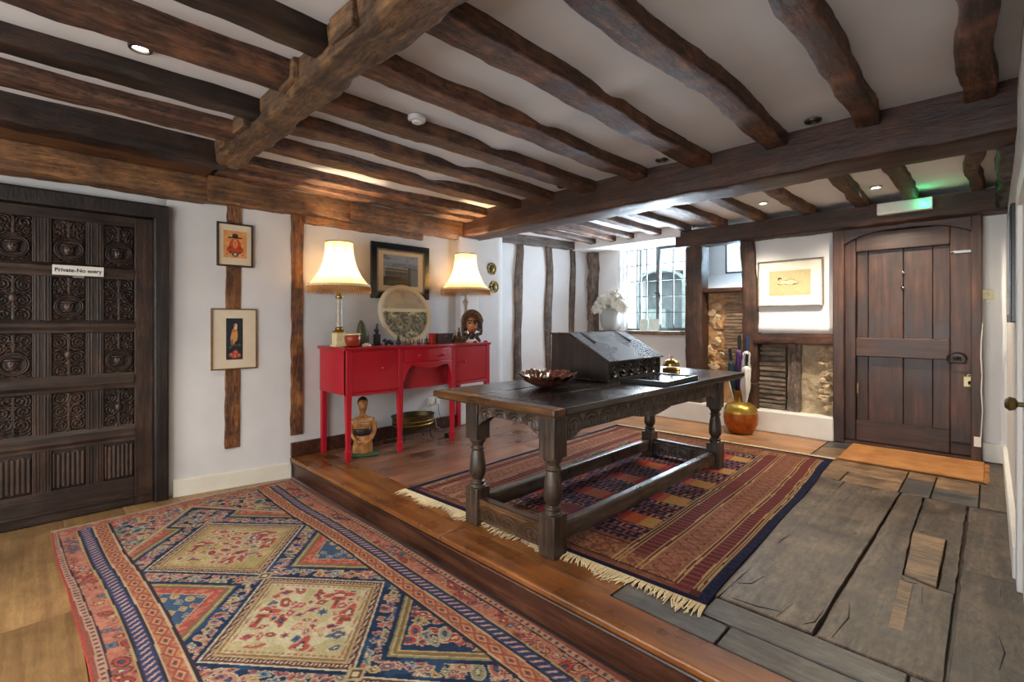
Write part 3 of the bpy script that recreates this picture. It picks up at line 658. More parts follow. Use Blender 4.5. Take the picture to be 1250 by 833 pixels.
def carve(kind, w, h, seed):
    nu, nv = 90, int(90*h/w); U, V = np.meshgrid(np.linspace(-0.5, 0.5, nu+1), np.linspace(0, h/w, nv+1))
    H = np.zeros_like(U); A = np.abs(U); r = h/w
    e = np.clip(np.minimum(np.minimum(0.5-A, V), r-V)/0.04, 0, 1)
    if kind == 'linen':
        f = np.abs(np.sin((U+0.5)*PI*7)); body = ((V > 0.06+0.05*np.abs(np.sin(U*PI*3))) & (V < r-0.1-0.08*np.abs(np.sin(U*PI*3+1))))
        H = np.where(body, 0.6+0.4*f, 0.15)
    else:
        # mirrored scrolls: ridges spiralling about a few centres
        cs = {'scroll': [(0.24, 0.55*r, 1), (0.26, 0.2*r, -1), (0.22, 0.85*r, -1)], 'urn': [(0.26, 0.45*r, -1), (0.3, 0.78*r, 1), (0.2, 0.14*r, 1)], 'leaf': [(0.2, 0.3*r, 1), (0.3, 0.62*r, -1), (0.16, 0.88*r, 1)],
              'head': [(0.28, 0.86*r, 1), (0.1, 0.75*r, -1), (0.38, 0.66*r, 1)]}[kind]
        best = np.full_like(U, 9.0); T = np.zeros_like(U)
        for cx, cy, sg in cs:
            d = np.hypot(A-cx, V-cy); th = np.arctan2(V-cy, A-cx)
            T = np.where(d < best, np.cos(d*58+sg*th+seed), T); best = np.minimum(best, d)
        H = 0.45+0.34*T+0.9*(fbm(A*13+seed, V*13, seed, 3)-0.5)
        H = np.where(A < 0.035, 0.8, H)
        if kind in ('urn',):
            q = np.hypot(A/0.13, (V-0.5*r)/0.2); H = np.where(q < 1, 1.1*np.sqrt(np.clip(1-q*q, 0, 1))+0.2, H)
        if kind == 'head':
            cy = 0.33*r; q = np.hypot(U/0.44, (V-cy)/0.44)
            H = np.where(q < 1.06, -0.1, H); H = np.where(q < 1.0, 1.0, H); H = np.where(q < 0.90, 0.3, H); H = np.where(q < 0.85, 0.8, H); H = np.where(q < 0.76, -0.45, H)
            f = np.hypot(U/0.17, (V-cy)/0.25); H = np.where(f < 1, 0.2+1.5*np.sqrt(np.clip(1-f*f, 0, 1)), H)
            hat = np.hypot(U/0.26, (V-cy-0.16)/0.07); H = np.where(hat < 1, 1.3*np.sqrt(np.clip(1-hat**2, 0, 1))+0.5, H)
            for sx in (-1, 1):
                ey = np.hypot((U-sx*0.055)/0.028, (V-cy-0.03)/0.02); H = np.where(ey < 1, H-0.5, H)
            nz = np.hypot(U/0.018, (V-cy+0.01)/0.05); H = np.where(nz < 1, H+0.5, H)
            mo = np.hypot(U/0.045, (V-cy+0.10)/0.013); H = np.where(mo < 1, H-0.6, H)
            co = np.hypot(U/0.2, (V-cy+0.2)/0.06); H = np.where((co < 1) & (f >= 1), 0.8*np.sqrt(np.clip(1-co**2, 0, 1)), H)
    return nu, nv, U, V, H*e, e
kinds = [['head', 'leaf', 'head', 'leaf', 'linen'], ['head', 'scroll', 'head', 'urn', 'linen'], ['head', 'urn', 'head', 'leaf', 'linen'], ['head', 'head', 'urn', 'scroll', 'linen'], ['head', 'leaf', 'head', 'urn', 'linen']]
for ci, (ya, yb) in enumerate(cols):
    if ci == 0: continue
    for ri, (za, zb) in enumerate(rows):
        k = kinds[ci][ri]; nu, nv, U, V, H, e = carve(k, yb-ya, zb-za, ci*5+ri)
        Y = (ya+yb)/2+U*(yb-ya); Z = za+V*(yb-ya)*((zb-za)/((yb-ya)*(nv/nu)) if False else 1.0); Z = za+(V/V.max())*(zb-za)
        X = -4.598+0.015*H+0.004
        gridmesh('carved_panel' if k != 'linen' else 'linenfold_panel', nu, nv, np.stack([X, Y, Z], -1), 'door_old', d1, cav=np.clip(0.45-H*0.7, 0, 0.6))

sg = thing('door_sign', 'small white sign reading Private-No entry on the carved door', 'sign', (XD+0.016, 0.245, 1.565))
MB().box((0, -0.135, -0.034), (0.005, 0.135, 0.034)).build('sign_plate', 'white_plastic', sg, bevel=0.001)
MB().box((0, -0.03, -0.05), (0.003, 0.03, -0.036)).build('sign_bracket', 'chrome', sg)
def text(s, size, mat, parent, loc, rot, name='lettering', ext=0.0006):
    cu = bpy.data.curves.new(name, 'FONT'); cu.body = s; cu.size = size; cu.align_x = 'CENTER'; cu.align_y = 'CENTER'; cu.extrude = ext; cu.offset = 0.0007
    o = bpy.data.objects.new(name, cu); C.objects.link(o)
    dg = bpy.context.evaluated_depsgraph_get(); me = bpy.data.meshes.new_from_object(o.evaluated_get(dg)); bpy.data.objects.remove(o)
    o = bpy.data.objects.new(name, me); C.objects.link(o); me.materials.clear(); me.materials.append(M[mat]); o.parent = parent; o.location = loc; o.rotation_euler = rot
    return o
text('Private-No entry', 0.036, 'black', sg, (0.0058, 0, 0), (PI/2, 0, PI/2))

# ================================================================== BACK WALL (door wall and window wall)
wb = struct('wall_back', 'far wall of dark oak posts, plaster and exposed lath panels', 'wall')
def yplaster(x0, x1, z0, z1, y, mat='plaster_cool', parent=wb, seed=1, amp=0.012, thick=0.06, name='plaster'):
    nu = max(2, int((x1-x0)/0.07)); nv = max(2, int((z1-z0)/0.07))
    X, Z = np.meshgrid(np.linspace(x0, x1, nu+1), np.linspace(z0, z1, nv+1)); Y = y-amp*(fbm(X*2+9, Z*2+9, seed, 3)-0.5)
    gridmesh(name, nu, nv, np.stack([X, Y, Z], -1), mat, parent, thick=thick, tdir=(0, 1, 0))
# posts
timber('post', (-2.565, 5.80, 0.0), (-2.565, 5.80, 2.27), 0.20, 0.20, 'post_dark', wb, rough=0.008, wander=0.008, chamfer=0.012, seed=121)
timber('post', (-1.955, 5.83, 0.0), (-1.955, 5.83, 2.15), 0.15, 0.16, 'post_dark', wb, rough=0.012, wander=0.02, chamfer=0.012, seed=122, wn=lambda t: 0.035*math.sin(t*PI*1.2-0.4)-0.01)
MB().box((-2.02, 5.70, 0.2), (-1.86, 5.83, 0.52)).build('post_foot', 'post_dark', wb, bevel=0.008, jit=0.008)
timber('rail', (-2.47, 5.82, 1.585), (-2.02, 5.82, 1.58), 0.16, 0.05, 'rail_dark', wb, rough=0.006, chamfer=0.006, seed=123)
timber('rail', (-1.895, 5.80, 1.02), (-1.13, 5.80, 1.025), 0.12, 0.11, 'rail_dark', wb, rough=0.014, wander=0.01, chamfer=0.012, seed=124)
yplaster(-1.90, -1.12, 1.085, 2.16, 5.80, seed=11); yplaster(-0.07, 0.14, 0, 2.4, 5.85, seed=12)
MB().box((-2.5, 5.95, 0.0), (-1.1, 6.0, 1.58)).build('backing', 'daub', wb)
MB().box((-1.95, 5.9, 1.05), (0.2, 6.05, 2.4)).build('masonry', 'plaster', wb)
MB().box((-0.08, 5.9, -0.05), (0.2, 6.05, 1.06)).build('masonry', 'plaster', wb)
# niche with the little window
nz = MB()
nz.add([(-2.60, 5.86, 1.61), (-1.98, 5.86, 1.61), (-1.98, 6.24, 1.82), (-2.60, 6.24, 1.82), (-2.60, 5.86, 2.30), (-1.98, 5.86, 2.30), (-1.98, 6.24, 2.30), (-2.60, 6.24, 2.30)],
       [(0, 1, 2, 3), (0, 3, 7, 4), (1, 5, 6, 2), (4, 7, 6, 5)])
nz.add([(-2.60, 6.24, 1.82), (-2.385, 6.24, 1.82), (-2.385, 6.24, 2.30), (-2.60, 6.24, 2.30)], [(0, 1, 2, 3)])
nz.build('niche', 'plaster_cool', wb)
# lath panels
rnd = random.Random(4)
z = 0.98; k = 0
z = 0.55
while z < 1.54:
    h = 0.026+rnd.random()*0.012
    timber('lath', (-2.26+rnd.uniform(-0.01, 0.02), 5.885+rnd.uniform(-0.006, 0.01), z+h/2), (-2.03, 5.885, z+h/2+rnd.uniform(-0.008, 0.008)), 0.014, h, 'lath', wb, seg=0.04, rough=0.006, wander=0.004, chamfer=0.003, seed=200+k)
    z += h+0.006; k += 1
MB().box((-2.48, 5.91, 0.0), (-2.02, 5.95, 1.57)).build('daub', 'stone_orange', wb)
z = 0.24
while z < 0.93:
    h = 0.036+rnd.random()*0.014
    timber('lath', (-1.885, 5.87+rnd.uniform(-0.006, 0.01), z+h/2), (-1.60, 5.87+rnd.uniform(-0.006, 0.01), z+h/2+rnd.uniform(-0.01, 0.01)), 0.016, h, 'grey_lath', wb, seg=0.04, rough=0.010, wander=0.006, chamfer=0.004, seed=300+k)
    z += h+0.010; k += 1
timber('panel_stud', (-1.52, 5.865, 0.22), (-1.50, 5.865, 0.97), 0.12, 0.05, 'stud_grey', wb, rough=0.01, wander=0.01, chamfer=0.006, seed=126)
# rough daub beside it, and stones
nu, nv = 40, 70
X, Z = np.meshgrid(np.linspace(-1.46, -1.12, nu+1), np.linspace(0.22, 0.97, nv+1)); Y = 5.90-0.05*fbm(X*9, Z*9, 5, 5)
gridmesh('daub', nu, nv, np.stack([X, Y, Z], -1), 'daub_pale', wb)
def stone(c, r, mat, parent, seed, sc=(1, 0.6, 0.8)):
    bm = bmesh.new(); bmesh.ops.create_icosphere(bm, subdivisions=2, radius=r)
    for v in bm.verts:
        v.co += noise.noise_vector(v.co*14+Vector((seed, 0, 0)))*r*0.9; v.co = Vector((v.co.x*sc[0], v.co.y*sc[1], v.co.z*sc[2]))
    me = bpy.data.meshes.new('stone'); bm.to_mesh(me); bm.free(); return link('stone', me, mat, parent, False, 0, c)
for i in range(46):
    stone((rnd.uniform(-1.27, -1.15), 5.85+rnd.uniform(-0.01, 0.01), rnd.uniform(0.27, 0.93)), rnd.uniform(0.022, 0.042), 'stone_rubble', wb, i)
for i in range(44):
    stone((rnd.uniform(-2.45, -2.28), 5.90+rnd.uniform(-0.01, 0.012), rnd.uniform(0.6, 1.52)), rnd.uniform(0.022, 0.055), 'stone_orange' if i % 3 else 'stone_rubble', wb, 60+i, (1.1, 0.4, 0.9))
# plinth
sbuild(MB().box((-4.35, 5.67, 0), (-2.02, 5.98, 0.235)).box((-2.02, 5.70, 0.0), (-1.125, 5.98, 0.235)), 'baseboard_back', 'white_paint', 'white painted plinth along the foot of the far wall', 'baseboard', bevel=0.012, jit=0.008)
sbuild(MB().box((-0.055, 5.82, 0), (0.11, 5.86, 0.16)).box((0.070, 3.25, 0), (0.11, 5.86, 0.15)), 'baseboard_right', 'white_paint', 'white painted baseboard round the corner right of the far door', 'baseboard', bevel=0.005)
# window wall
yplaster(-4.45, -2.62, 0.0, 1.05, 5.99, seed=14)
yplaster(-4.45, -3.78, 1.03, 2.35, 6.0, seed=15)
MB().box((-4.5, 6.04, 0.0), (-2.5, 6.22, 1.04)).build('masonry', 'plaster_cool', wb)
MB().add([(-3.79, 6.0, 1.06), (-3.72, 6.16, 1.06), (-3.72, 6.16, 2.26), (-3.79, 6.0, 2.26)], [(0, 1, 2, 3)]).build('window_reveal', 'plaster_cool', wb)
MB().box((-4.6, 6.06, 1.0), (-3.75, 6.22, 2.5)).box((-4.6, 6.05, 2.24), (-2.4, 6.22, 2.5)).box((-2.66, 6.0, 1.0), (-2.605, 6.22, 2.3)).build('masonry', 'plaster_cool', wb)
timber('window_sill', (-4.05, 5.99, 1.066), (-2.62, 5.99, 1.062), 0.33, 0.045, 'floor_tan', wb, rough=0.006, wander=0.004, chamfer=0.008, seed=131)
MB().box((-2.80, 5.835, 1.075), (-2.70, 5.86, 1.09)).build('iron_stay', 'iron', wb)

w1 = struct('window_1', 'leaded iron casement window in two lights over the oak sill', 'window')
yw = 6.13
f = MB()
def bar(m, x0, x1, z0, z1, d=0.03): m.box((x0, yw-d/2, z0), (x1, yw+d/2, z1))
bar(f, -3.76, -3.735, 1.10, 2.235); bar(f, -3.76, -3.27, 1.09, 1.115); bar(f, -3.76, -3.27, 2.225, 2.245)
f.build('window_frame', 'steel_grey', w1)
f = MB(); bar(f, -3.275, -3.225, 1.09, 2.245, 0.05); bar(f, -3.225, -2.66, 1.09, 1.13, 0.05); bar(f, -3.225, -2.66, 2.205, 2.245, 0.05); bar(f, -2.69, -2.655, 1.09, 2.245, 0.05)
f.build('casement_frame', 'steel_grey', w1)
hd = MB(); hd.tube([(-3.25, yw-0.03, 1.60), (-3.25, yw-0.065, 1.60)], 0.012); hd.tube([(-3.29, yw-0.06, 1.61), (-3.2, yw-0.06, 1.60)], 0.008); hd.tube([(-3.2, yw-0.065, 1.60), (-3.19, yw-0.07, 1.5), (-3.185, yw-0.06, 1.44)], 0.008)
hd.build('window_handle', 'iron', w1)
zs = [1.115, 1.34, 1.565, 1.785, 2.01, 2.225]
for xs_ in ([-3.735, -3.58, -3.43, -3.275], [-3.225, -3.035, -2.86, -2.69]):
    for i in range(len(xs_)-1):
        for j in range(5):
            x0, x1, z0, z1 = xs_[i], xs_[i+1], zs[j], zs[j+1]; t = 0.012*N1(i*3.1+j*1.7, xs_[0])
            MB().add([(x0, yw+t*0.3, z0), (x1, yw-t*0.3, z0), (x1, yw-t*0.3, z1), (x0, yw+t*0.3, z1)], [(0, 1, 2, 3)]).build('pane', 'pane', w1)
    for x in xs_[1:-1]: MB().box((x-0.006, yw-0.008, 1.11), (x+0.006, yw+0.008, 2.23)).build('lead_came', 'lead', w1)
    for z in zs[1:-1]: MB().box((xs_[0], yw-0.008, z-0.006), (xs_[-1], yw+0.008, z+0.006)).build('lead_came', 'lead', w1)
MB().box((-3.56, yw+0.03, 1.1), (-3.535, yw+0.05, 2.24)).box((-2.83, yw+0.03, 1.1), (-2.81, yw+0.05, 2.24)).build('guard_bar', 'lead', w1)
w2 = struct('window_2', 'tiny window high in the white niche between two oak posts', 'window')
MB().box((-2.39, 6.235, 1.82), (-2.37, 6.26, 2.27)).box((-2.39, 6.235, 1.82), (-2.0, 6.26, 1.84)).build('window_frame', 'steel_grey', w2)
MB().box((-2.37, 6.245, 1.84), (-2.0, 6.249, 2.27)).build('pane', 'pane_old', w2)

# ---- the far oak door
d2 = struct('door_2', 'wide dark brown oak door of two plank panels in an arched frame, far wall', 'door')
f = MB(); f.box((-1.135, 5.73, 0), (-1.04, 5.92, 2.14)); f.box((-0.125, 5.73, 0), (-0.055, 5.92, 2.19))
f.build('door_frame', 'door_far', d2, bevel=0.008, jit=0.004)
arc = [(-1.10, 2.17), (-1.10, 1.98)]+[(-1.04+0.94*t, 1.98+0.105*(1-abs(2*t-1)**3)) for t in [i/16 for i in range(17)]]+[(-0.06, 1.98), (-0.06, 2.19)]
MB().prism(arc, 'xz', 5.745, 5.83).build('arched_head', 'door_far_h', d2, bevel=0.004)
f = MB(); ya, yb = 5.80, 5.86
for nm, mt, x0, x1, z0, z1 in (('stile', 'door_far', -1.06, -0.955, 0.03, 2.08), ('stile', 'door_far', -0.26, -0.11, 0.03, 2.08), ('rail', 'door_far_h', -0.955, -0.26, 1.90, 2.08), ('rail', 'door_far_h', -0.955, -0.26, 0.865, 1.05), ('rail', 'door_far_h', -0.955, -0.26, 0.03, 0.24)):
    MB().box((x0, ya, z0), (x1, yb, z1)).build(nm, mt, d2, bevel=0.008)
px = [-0.955, -0.86, -0.59, -0.38, -0.26]
for i in range(4):
    for z0, z1 in ((0.24, 0.865), (1.05, 1.90)):
        MB().box((px[i]+0.002, 5.852-0.004*(i % 2), z0-0.01), (px[i+1]-0.002, 5.885, z1+0.01)).build('plank', 'door_far', d2, bevel=0.004)
MB().box((-1.12, 5.886, 0.0), (-0.07, 5.90, 2.2)).build('door_backing', 'door_far', d2)
MB().box((-1.04, 5.74, -0.002), (-0.11, 5.9, 0.028)).build('threshold', 'door_far_h', d2, bevel=0.004)
for z in (1.825, 0.135):
    m = MB(); m.box((-0.235, 5.785, z-0.011), (-0.10, 5.80, z+0.011)); m.tube([(-0.235, 5.79, z), (-0.26, 5.79, z)], [0.01, 0.003]); m.build('strap_hinge', 'chrome' if z > 1 else 'iron', d2)
m = MB(); m.box((-0.245, 5.790, 0.862), (-0.185, 5.80, 0.900)); m.ball((-0.215, 5.785, 0.885), 0.014)
m.tube([(-0.215+0.062*math.cos(a), 5.765, 0.88+0.055*math.sin(a)) for a in [PI*i/12*1.0 for i in range(13)]], 0.008); m.tube([(-0.277, 5.765, 0.88), (-0.27, 5.762, 0.845), (-0.16, 5.762, 0.845), (-0.153, 5.765, 0.88)], 0.006)
m.build('latch_handle', 'iron', d2)
m = MB(); m.box((-0.17, 5.785, 0.64), (-0.10, 5.80, 0.725)); m.torus((-0.135, 5.785, 0.735), 0.012, 0.003, 1); m.build('keyhole_plate', 'cream_plastic', d2)
MB().tube([(-0.135, 5.782, 0.69), (-0.135, 5.784, 0.66)], 0.008).build('keyhole', 'black', d2)
MB().box((-0.105, 5.70, 0.14), (-0.06, 5.73, 0.22)).build('door_contact', 'white_plastic', d2, bevel=0.003)
for z in (1.675, 1.53): MB().ball((-0.592, 5.83, z), 0.016, sc=(1, 0.6, 1)).build('door_stud', 'chrome', d2)
MB().tube([(-0.062, 5.725, 0.22), (-0.052, 5.72, 0.45), (-0.06, 5.72, 0.62), (-0.055, 5.725, 0.75), (-0.062, 5.72, 0.9), (-0.06, 5.725, 1.05), (-0.05, 5.722, 1.2)], 0.004, 6).build('door_wire', 'white_plastic', d2)
MB().box((-0.945, 5.795, 0.5), (-0.93, 5.80, 0.60)).build('repair_patch', 'floor_gold', d2)

# ================================================================== RIGHT WALL, NEAR WALL
wr = struct('wall_right', 'white plastered wall at the right edge of the hall', 'wall')
wall_strip(3.22, 5.92, 0.0, 2.4, parent=wr, mat='plaster', f=lambda y: 0.095, amp=0.004, seed=21, td=1)
wall_strip(1.2, 3.23, 1.78, 2.45, parent=wr, mat='plaster', f=lambda y: 0.095, amp=0.004, seed=22, td=1)
MB().box((0.10, 3.2, -0.2), (0.3, 6.0, 2.5)).box((0.13, -2.5, FL), (0.3, 3.2, 2.5)).build('masonry', 'plaster', wr)
d3 = struct('door_3', 'white painted door with a dark knob at the right edge', 'door')
MB().box((0.080, 3.10, 0.0), (0.13, 3.24, 1.78)).build('architrave', 'white_paint', d3, bevel=0.006)
MB().box((0.080, 2.1, 1.72), (0.13, 3.10, 1.80)).build('architrave', 'white_paint', d3, bevel=0.006)
MB().box((0.098, 2.2, 0.01), (0.135, 3.10, 1.72)).build('door_leaf', 'white_paint', d3, bevel=0.004)
m = MB(); m.lathe([(0.022, 0.0), (0.022, -0.006), (0.008, -0.008), (0.008, -0.035), (0.02, -0.042), (0.024, -0.055), (0.014, -0.066), (0.0, -0.068)], (0.098, 2.30, 0.93), 16, 0)
m.build('door_knob', 'brass_dark', d3, smooth=True)
wn_ = struct('wall_front', 'plain white wall with two added light openings behind the viewer', 'wall')
m = MB(); zz0, zz1 = 0.6, 1.9
for x0, x1 in ((-4.8, -4.15), (-2.45, -2.1), (-0.1, 0.2)): m.box((x0, -2.6, FL), (x1, -2.5, 2.5))
for x0, x1 in ((-4.15, -2.45), (-2.1, -0.1)): m.box((x0, -2.6, FL), (x1, -2.5, zz0)); m.box((x0, -2.6, zz1), (x1, -2.5, 2.5))  # openings added to let sky light fill the room from behind
m.build('plaster', 'plaster', wn_)

# ================================================================== OUTSIDE, seen through the window
ex = thing('outbuilding', 'white painted wall with a grey stone archway seen through the leaded window', 'building', (0, 8, -0.3))
def P(xs): return xs
arch_o = [(-4.62, 0), (-4.62, 2.2)]+[(-4.20-0.42*math.cos(PI*i/10), 2.2+0.22*math.sin(PI*i/10)) for i in range(1, 10)]+[(-3.78, 2.2), (-3.78, 0)]
m = MB(); m.box((-9, 0, 0), (-4.62, 0.25, 3.6)); m.box((-3.78, 0, 0), (1.5, 0.25, 3.6)); m.box((-4.62, 0, 2.42), (-3.78, 0.25, 3.6)); m.build('brick_wall', 'ext_wall', ex)
m = MB(); m.prism([(-4.66, 0), (-4.66, 2.21)]+[(-4.2-0.46*math.cos(PI*i/10), 2.21+0.25*math.sin(PI*i/10)) for i in range(1, 10)]+[(-3.74, 2.21), (-3.74, 0), (-3.78, 0), (-3.78, 2.2)]+[(-4.2+0.42*math.cos(PI*i/10), 2.2+0.22*math.sin(PI*i/10)) for i in range(1, 10)]+[(-4.62, 2.2), (-4.62, 0)], 'xz', -0.05, 0.05)
m.build('stone_arch', 'ext_stone', ex)
MB().box((-4.62, 0.25, 0), (-3.78, 0.32, 2.45)).build('recess', 'ext_dark', ex)
MB().box((-4.58, 0.18, 0.0), (-4.2, 0.24, 1.75)).build('yard_door', 'ext_stone', ex)
MB().tube([(-5.2, -0.08, 0), (-5.2, -0.08, 3.3)], 0.05).build('drainpipe', 'ext_stone', ex)
MB().box((-9, -0.25, 3.55), (1.5, 0.4, 3.62)).build('eaves', 'ext_stone', ex)
sbuild(MB().box((-12, 6.3, -0.36), (4, 14, -0.30)), 'floor', 'ext_ground', 'paved yard outside the far window', 'ground')

# ================================================================== LIGHT FITTINGS
M['lens_on'] = plain('lit_lens', 'ffffff', 0.3, emit='fff3df', estr=30)
M['lens_off'] = plain('dim_lens', '8a8a86', 0.15, 0.2)
M['dl_ring'] = plain('downlight_ring', '4a443e', 0.35, 0.7)
M['dl_ring_w'] = plain('white_downlight_ring', 'c9c7c2', 0.4, 0.1)
def downlight(x, y, z, label, lit=True, watt=60, tilt=(0, 0), ring='dl_ring', angle=120, grp=None, col=(1.0, 0.86, 0.68)):
    t = thing('downlight', label, 'ceiling light', (x, y, z))
    if grp: t['group'] = grp
    MB().lathe([(0.030, 0.004), (0.030, -0.004), (0.034, -0.009), (0.046, -0.007), (0.048, 0.004)], n=24).build('ring', ring, t, smooth=True)
    MB().lathe([(0.029, 0.002), (0.026, 0.0), (0.0, -0.002)], n=20).build('lens', 'lens_on' if lit else 'lens_off', t)
    if not lit: MB().lathe([(0.029, -0.001), (0.024, -0.004), (0.018, -0.001)], n=20).build('baffle', 'black', t)
    if watt: lamp('downlight_lamp', 'SPOT', (0, 0, -0.03), watt, col, (tilt[0], tilt[1], 0), t, spot_size=math.radians(angle), spot_blend=0.7, shadow_soft_size=0.03)
    return t
downlight(-2.77, 0.36, 2.462, 'lit recessed downlight between joists above the carved door side, with bright starburst', True, 70)
downlight(-0.79, 3.46, 2.462, 'dark ringed eyeball downlight in front of the great cross beam, second gap from the right', False, 22, tilt=(-0.5, 0), angle=70)
downlight(-1.81, 3.46, 2.462, 'dark ringed eyeball downlight in front of the great cross beam, above the table', False, 22, tilt=(-0.5, 0), angle=70)
downlight(-2.82, 3.49, 2.462, 'small dark downlight in front of the great cross beam, nearest the red sideboard', False, 22, tilt=(-0.5, 0), angle=70)
downlight(-0.70, 5.12, 2.362, 'brightly lit downlight just left of the green exit light', True, 120, angle=145, ring='dl_ring_w')
downlight(-1.57, 5.03, 2.362, 'small white downlight above the framed sketch, beyond the great cross beam', True, 42, ring='dl_ring_w')
downlight(-1.86, 5.25, 2.362, 'downlight against a joist over the brass vase corner', True, 60, ring='dl_ring_w')
downlight(-1.3, 0.1, 2.462, 'downlight between joists above the viewer, outside the picture', True, 60)
downlight(-0.6, -1.4, 2.462, 'downlight at the near end of the ceiling, behind the viewer', True, 60)
t = thing('smoke_detector', 'round white smoke detector on the ceiling between two joists', 'smoke alarm', (-2.50, 1.68, 2.455))
MB().lathe([(0.055, 0.01), (0.055, -0.012), (0.048, -0.02), (0.0, -0.021)], n=28).build('body', 'ceil', t, smooth=True)
MB().lathe([(0.03, -0.019), (0.028, -0.03), (0.0, -0.031)], n=20).build('sensor', 'white_plastic', t, smooth=True)
t = thing('exit_light', 'white emergency light box with a green glowing lamp above the far door', 'emergency light', (-0.555, 5.56, 2.245))
MB().box((-0.195, -0.035, -0.052), (0.195, 0.035, 0.052)).build('housing', 'white_paint', t, bevel=0.008)
M['green_led'] = plain('green_lamp', '10ff80', 0.3, emit='20ff8a', estr=25)
MB().ball((0.14, -0.045, -0.012), 0.017).build('green_lamp', 'green_led', t)
lamp('green_glow', 'POINT', (0.14, -0.10, 0.0), 0.22, (0.05, 1.0, 0.4), parent=t, shadow_soft_size=0.02)

# ================================================================== OAK REFECTORY TABLE
TX0, TX1, TY0, TY1, TZ = -2.25, -1.555, 1.86, 4.03, 0.795
tb = thing('refectory_table', 'long dark oak refectory table with carved frieze and turned legs, standing on the striped rug', 'table', (-1.90, 2.95, 0.0))
def L(x, y, z): return (x+1.90, y-2.95, z)
# top boards
xs = [-2.37, -2.05, -1.74, -1.425]
for i in range(3):
    m = MB(); m.box(L(xs[i]+0.0015, 1.80, 0.758), L(xs[i+1]-0.0015, 4.13, TZ-0.001*(i % 2))); m.build('top_board', 'table_top', tb, bevel=0.006)
MB().box(L(-2.37, 1.705, 0.757), L(-1.425, 1.798, TZ)).build('top_end_board', 'table_edge', tb, bevel=0.009)
MB().box(L(-2.36, 1.73, 0.745), L(-1.44, 4.12, 0.757)).build('top_moulding', 'table', tb, bevel=0.004)
LW = 0.052
def leg(cx, cy):
    m = MB(); w = LW
    m.box(L(cx-w, cy-w, 0.0), L(cx+w, cy+w, 0.215)); m.box(L(cx-w, cy-w, 0.505), L(cx+w, cy+w, 0.745))
    prof = [(0.048, 0.213), (0.050, 0.222), (0.040, 0.230), (0.044, 0.240), (0.044, 0.248), (0.032, 0.256), (0.036, 0.268), (0.047, 0.285), (0.050, 0.31), (0.048, 0.345), (0.043, 0.39), (0.037, 0.425), (0.034, 0.437), (0.044, 0.443), (0.044, 0.452), (0.034, 0.458), (0.036, 0.474), (0.048, 0.488), (0.051, 0.498), (0.050, 0.507)]
    c = L(cx, cy, 0); m.lathe(prof, c, 28)
    o = m.build('leg', 'table', tb, smooth=True, bevel=0.003); return o
for cx in (TX0+LW, TX1-LW):
    for cy in (TY0+LW, TY1-LW): leg(cx, cy)
def lunettes(u, z, z0, z1, pitch):
    """carved groove depth for a row of nested arches with a leaf in each"""
    c = (np.floor(u/pitch)+0.5)*pitch; a = (u-c)/pitch; b = (z-z0)/(z1-z0)*0.72
    g = np.zeros_like(u)
    d = np.hypot(a*1.0, np.clip(b-0.12, -0.1, 9)*0.9)
    for R in (0.46, 0.38, 0.25): g = np.maximum(g, np.clip(1.3-np.abs(d-R)/0.020, 0, 1))
    for sx in (-1, 0, 1):
        dist = np.abs(a-sx*0.35*np.clip(b-0.02, 0, 1)); g = np.maximum(g, np.where((d < 0.24) & (b > 0.0), np.clip(1.2-dist/0.016, 0, 1), 0))
    g = np.maximum(g, np.clip(1-np.abs(z-z1)/0.003, 0, 1)); g = np.maximum(g, np.clip(1-np.abs(z-z0)/0.003, 0, 1)*0.7)
    return g
def apron(u0, u1, botf, fixed, axis, sign, mat, pitch, carved=True):
    Lh = u1-u0; nu = int(Lh/0.0028); nv = 48
    U, T = np.meshgrid(np.linspace(u0, u1, nu+1), np.linspace(0, 1, nv+1))
    zb = botf((U-u0)/Lh); Z = zb+T*(0.746-zb)
    g = lunettes(U-u0, Z, 0.632, 0.725, pitch) if carved else np.zeros_like(U)
    D = fixed-sign*0.006*g
    if axis == 'y': pos = np.stack([D+1.90, U-2.95, Z], -1)
    else: pos = np.stack([U+1.90, D-2.95, Z], -1)
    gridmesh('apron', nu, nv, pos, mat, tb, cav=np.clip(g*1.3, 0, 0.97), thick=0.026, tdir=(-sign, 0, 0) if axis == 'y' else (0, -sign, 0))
def bot_long(t):
    e = np.minimum(t, 1-t)
    z = np.where(e < 0.035, 0.585, np.where(e < 0.09, 0.585+0.035*np.sin((e-0.035)/0.055*PI/2)+0.006*np.abs(np.sin(e*260)), 0.622))
    q = np.abs(t-0.47); return np.where(q < 0.12, 0.622-0.030*(1-(q/0.12)**1.5)-0.004*np.abs(np.sin(q*150)), z)
def bot_short(t):
    e = np.minimum(t, 1-t); return 0.585+0.075*np.clip(np.sin(np.clip(e/0.30, 0, 1)*PI/2), 0, 1)-0.0+0.008*np.abs(np.sin(e*90))*(e < 0.2)
apron(TY0+0.104, TY1-0.104, bot_long, TX1-0.012, 'y', 1, 'apron_oak', 0.154)
apron(TY0+0.104, TY1-0.104, bot_long, TX0+0.012, 'y', -1, 'apron_oak', 0.154)
apron(TX0+0.104, TX1-0.104, bot_short, TY0+0.012, 'x', -1, 'apron_warm', 0.12)
apron(TX0+0.104, TX1-0.104, bot_short, TY1-0.012, 'x', 1, 'apron_warm', 0.12)
for x in (TX0+0.022, TX1-0.082): MB().box(L(x, TY0+0.1, 0.055), L(x+0.06, TY1-0.1, 0.150)).build('stretcher', 'table_y', tb, bevel=0.012, jit=0.006)
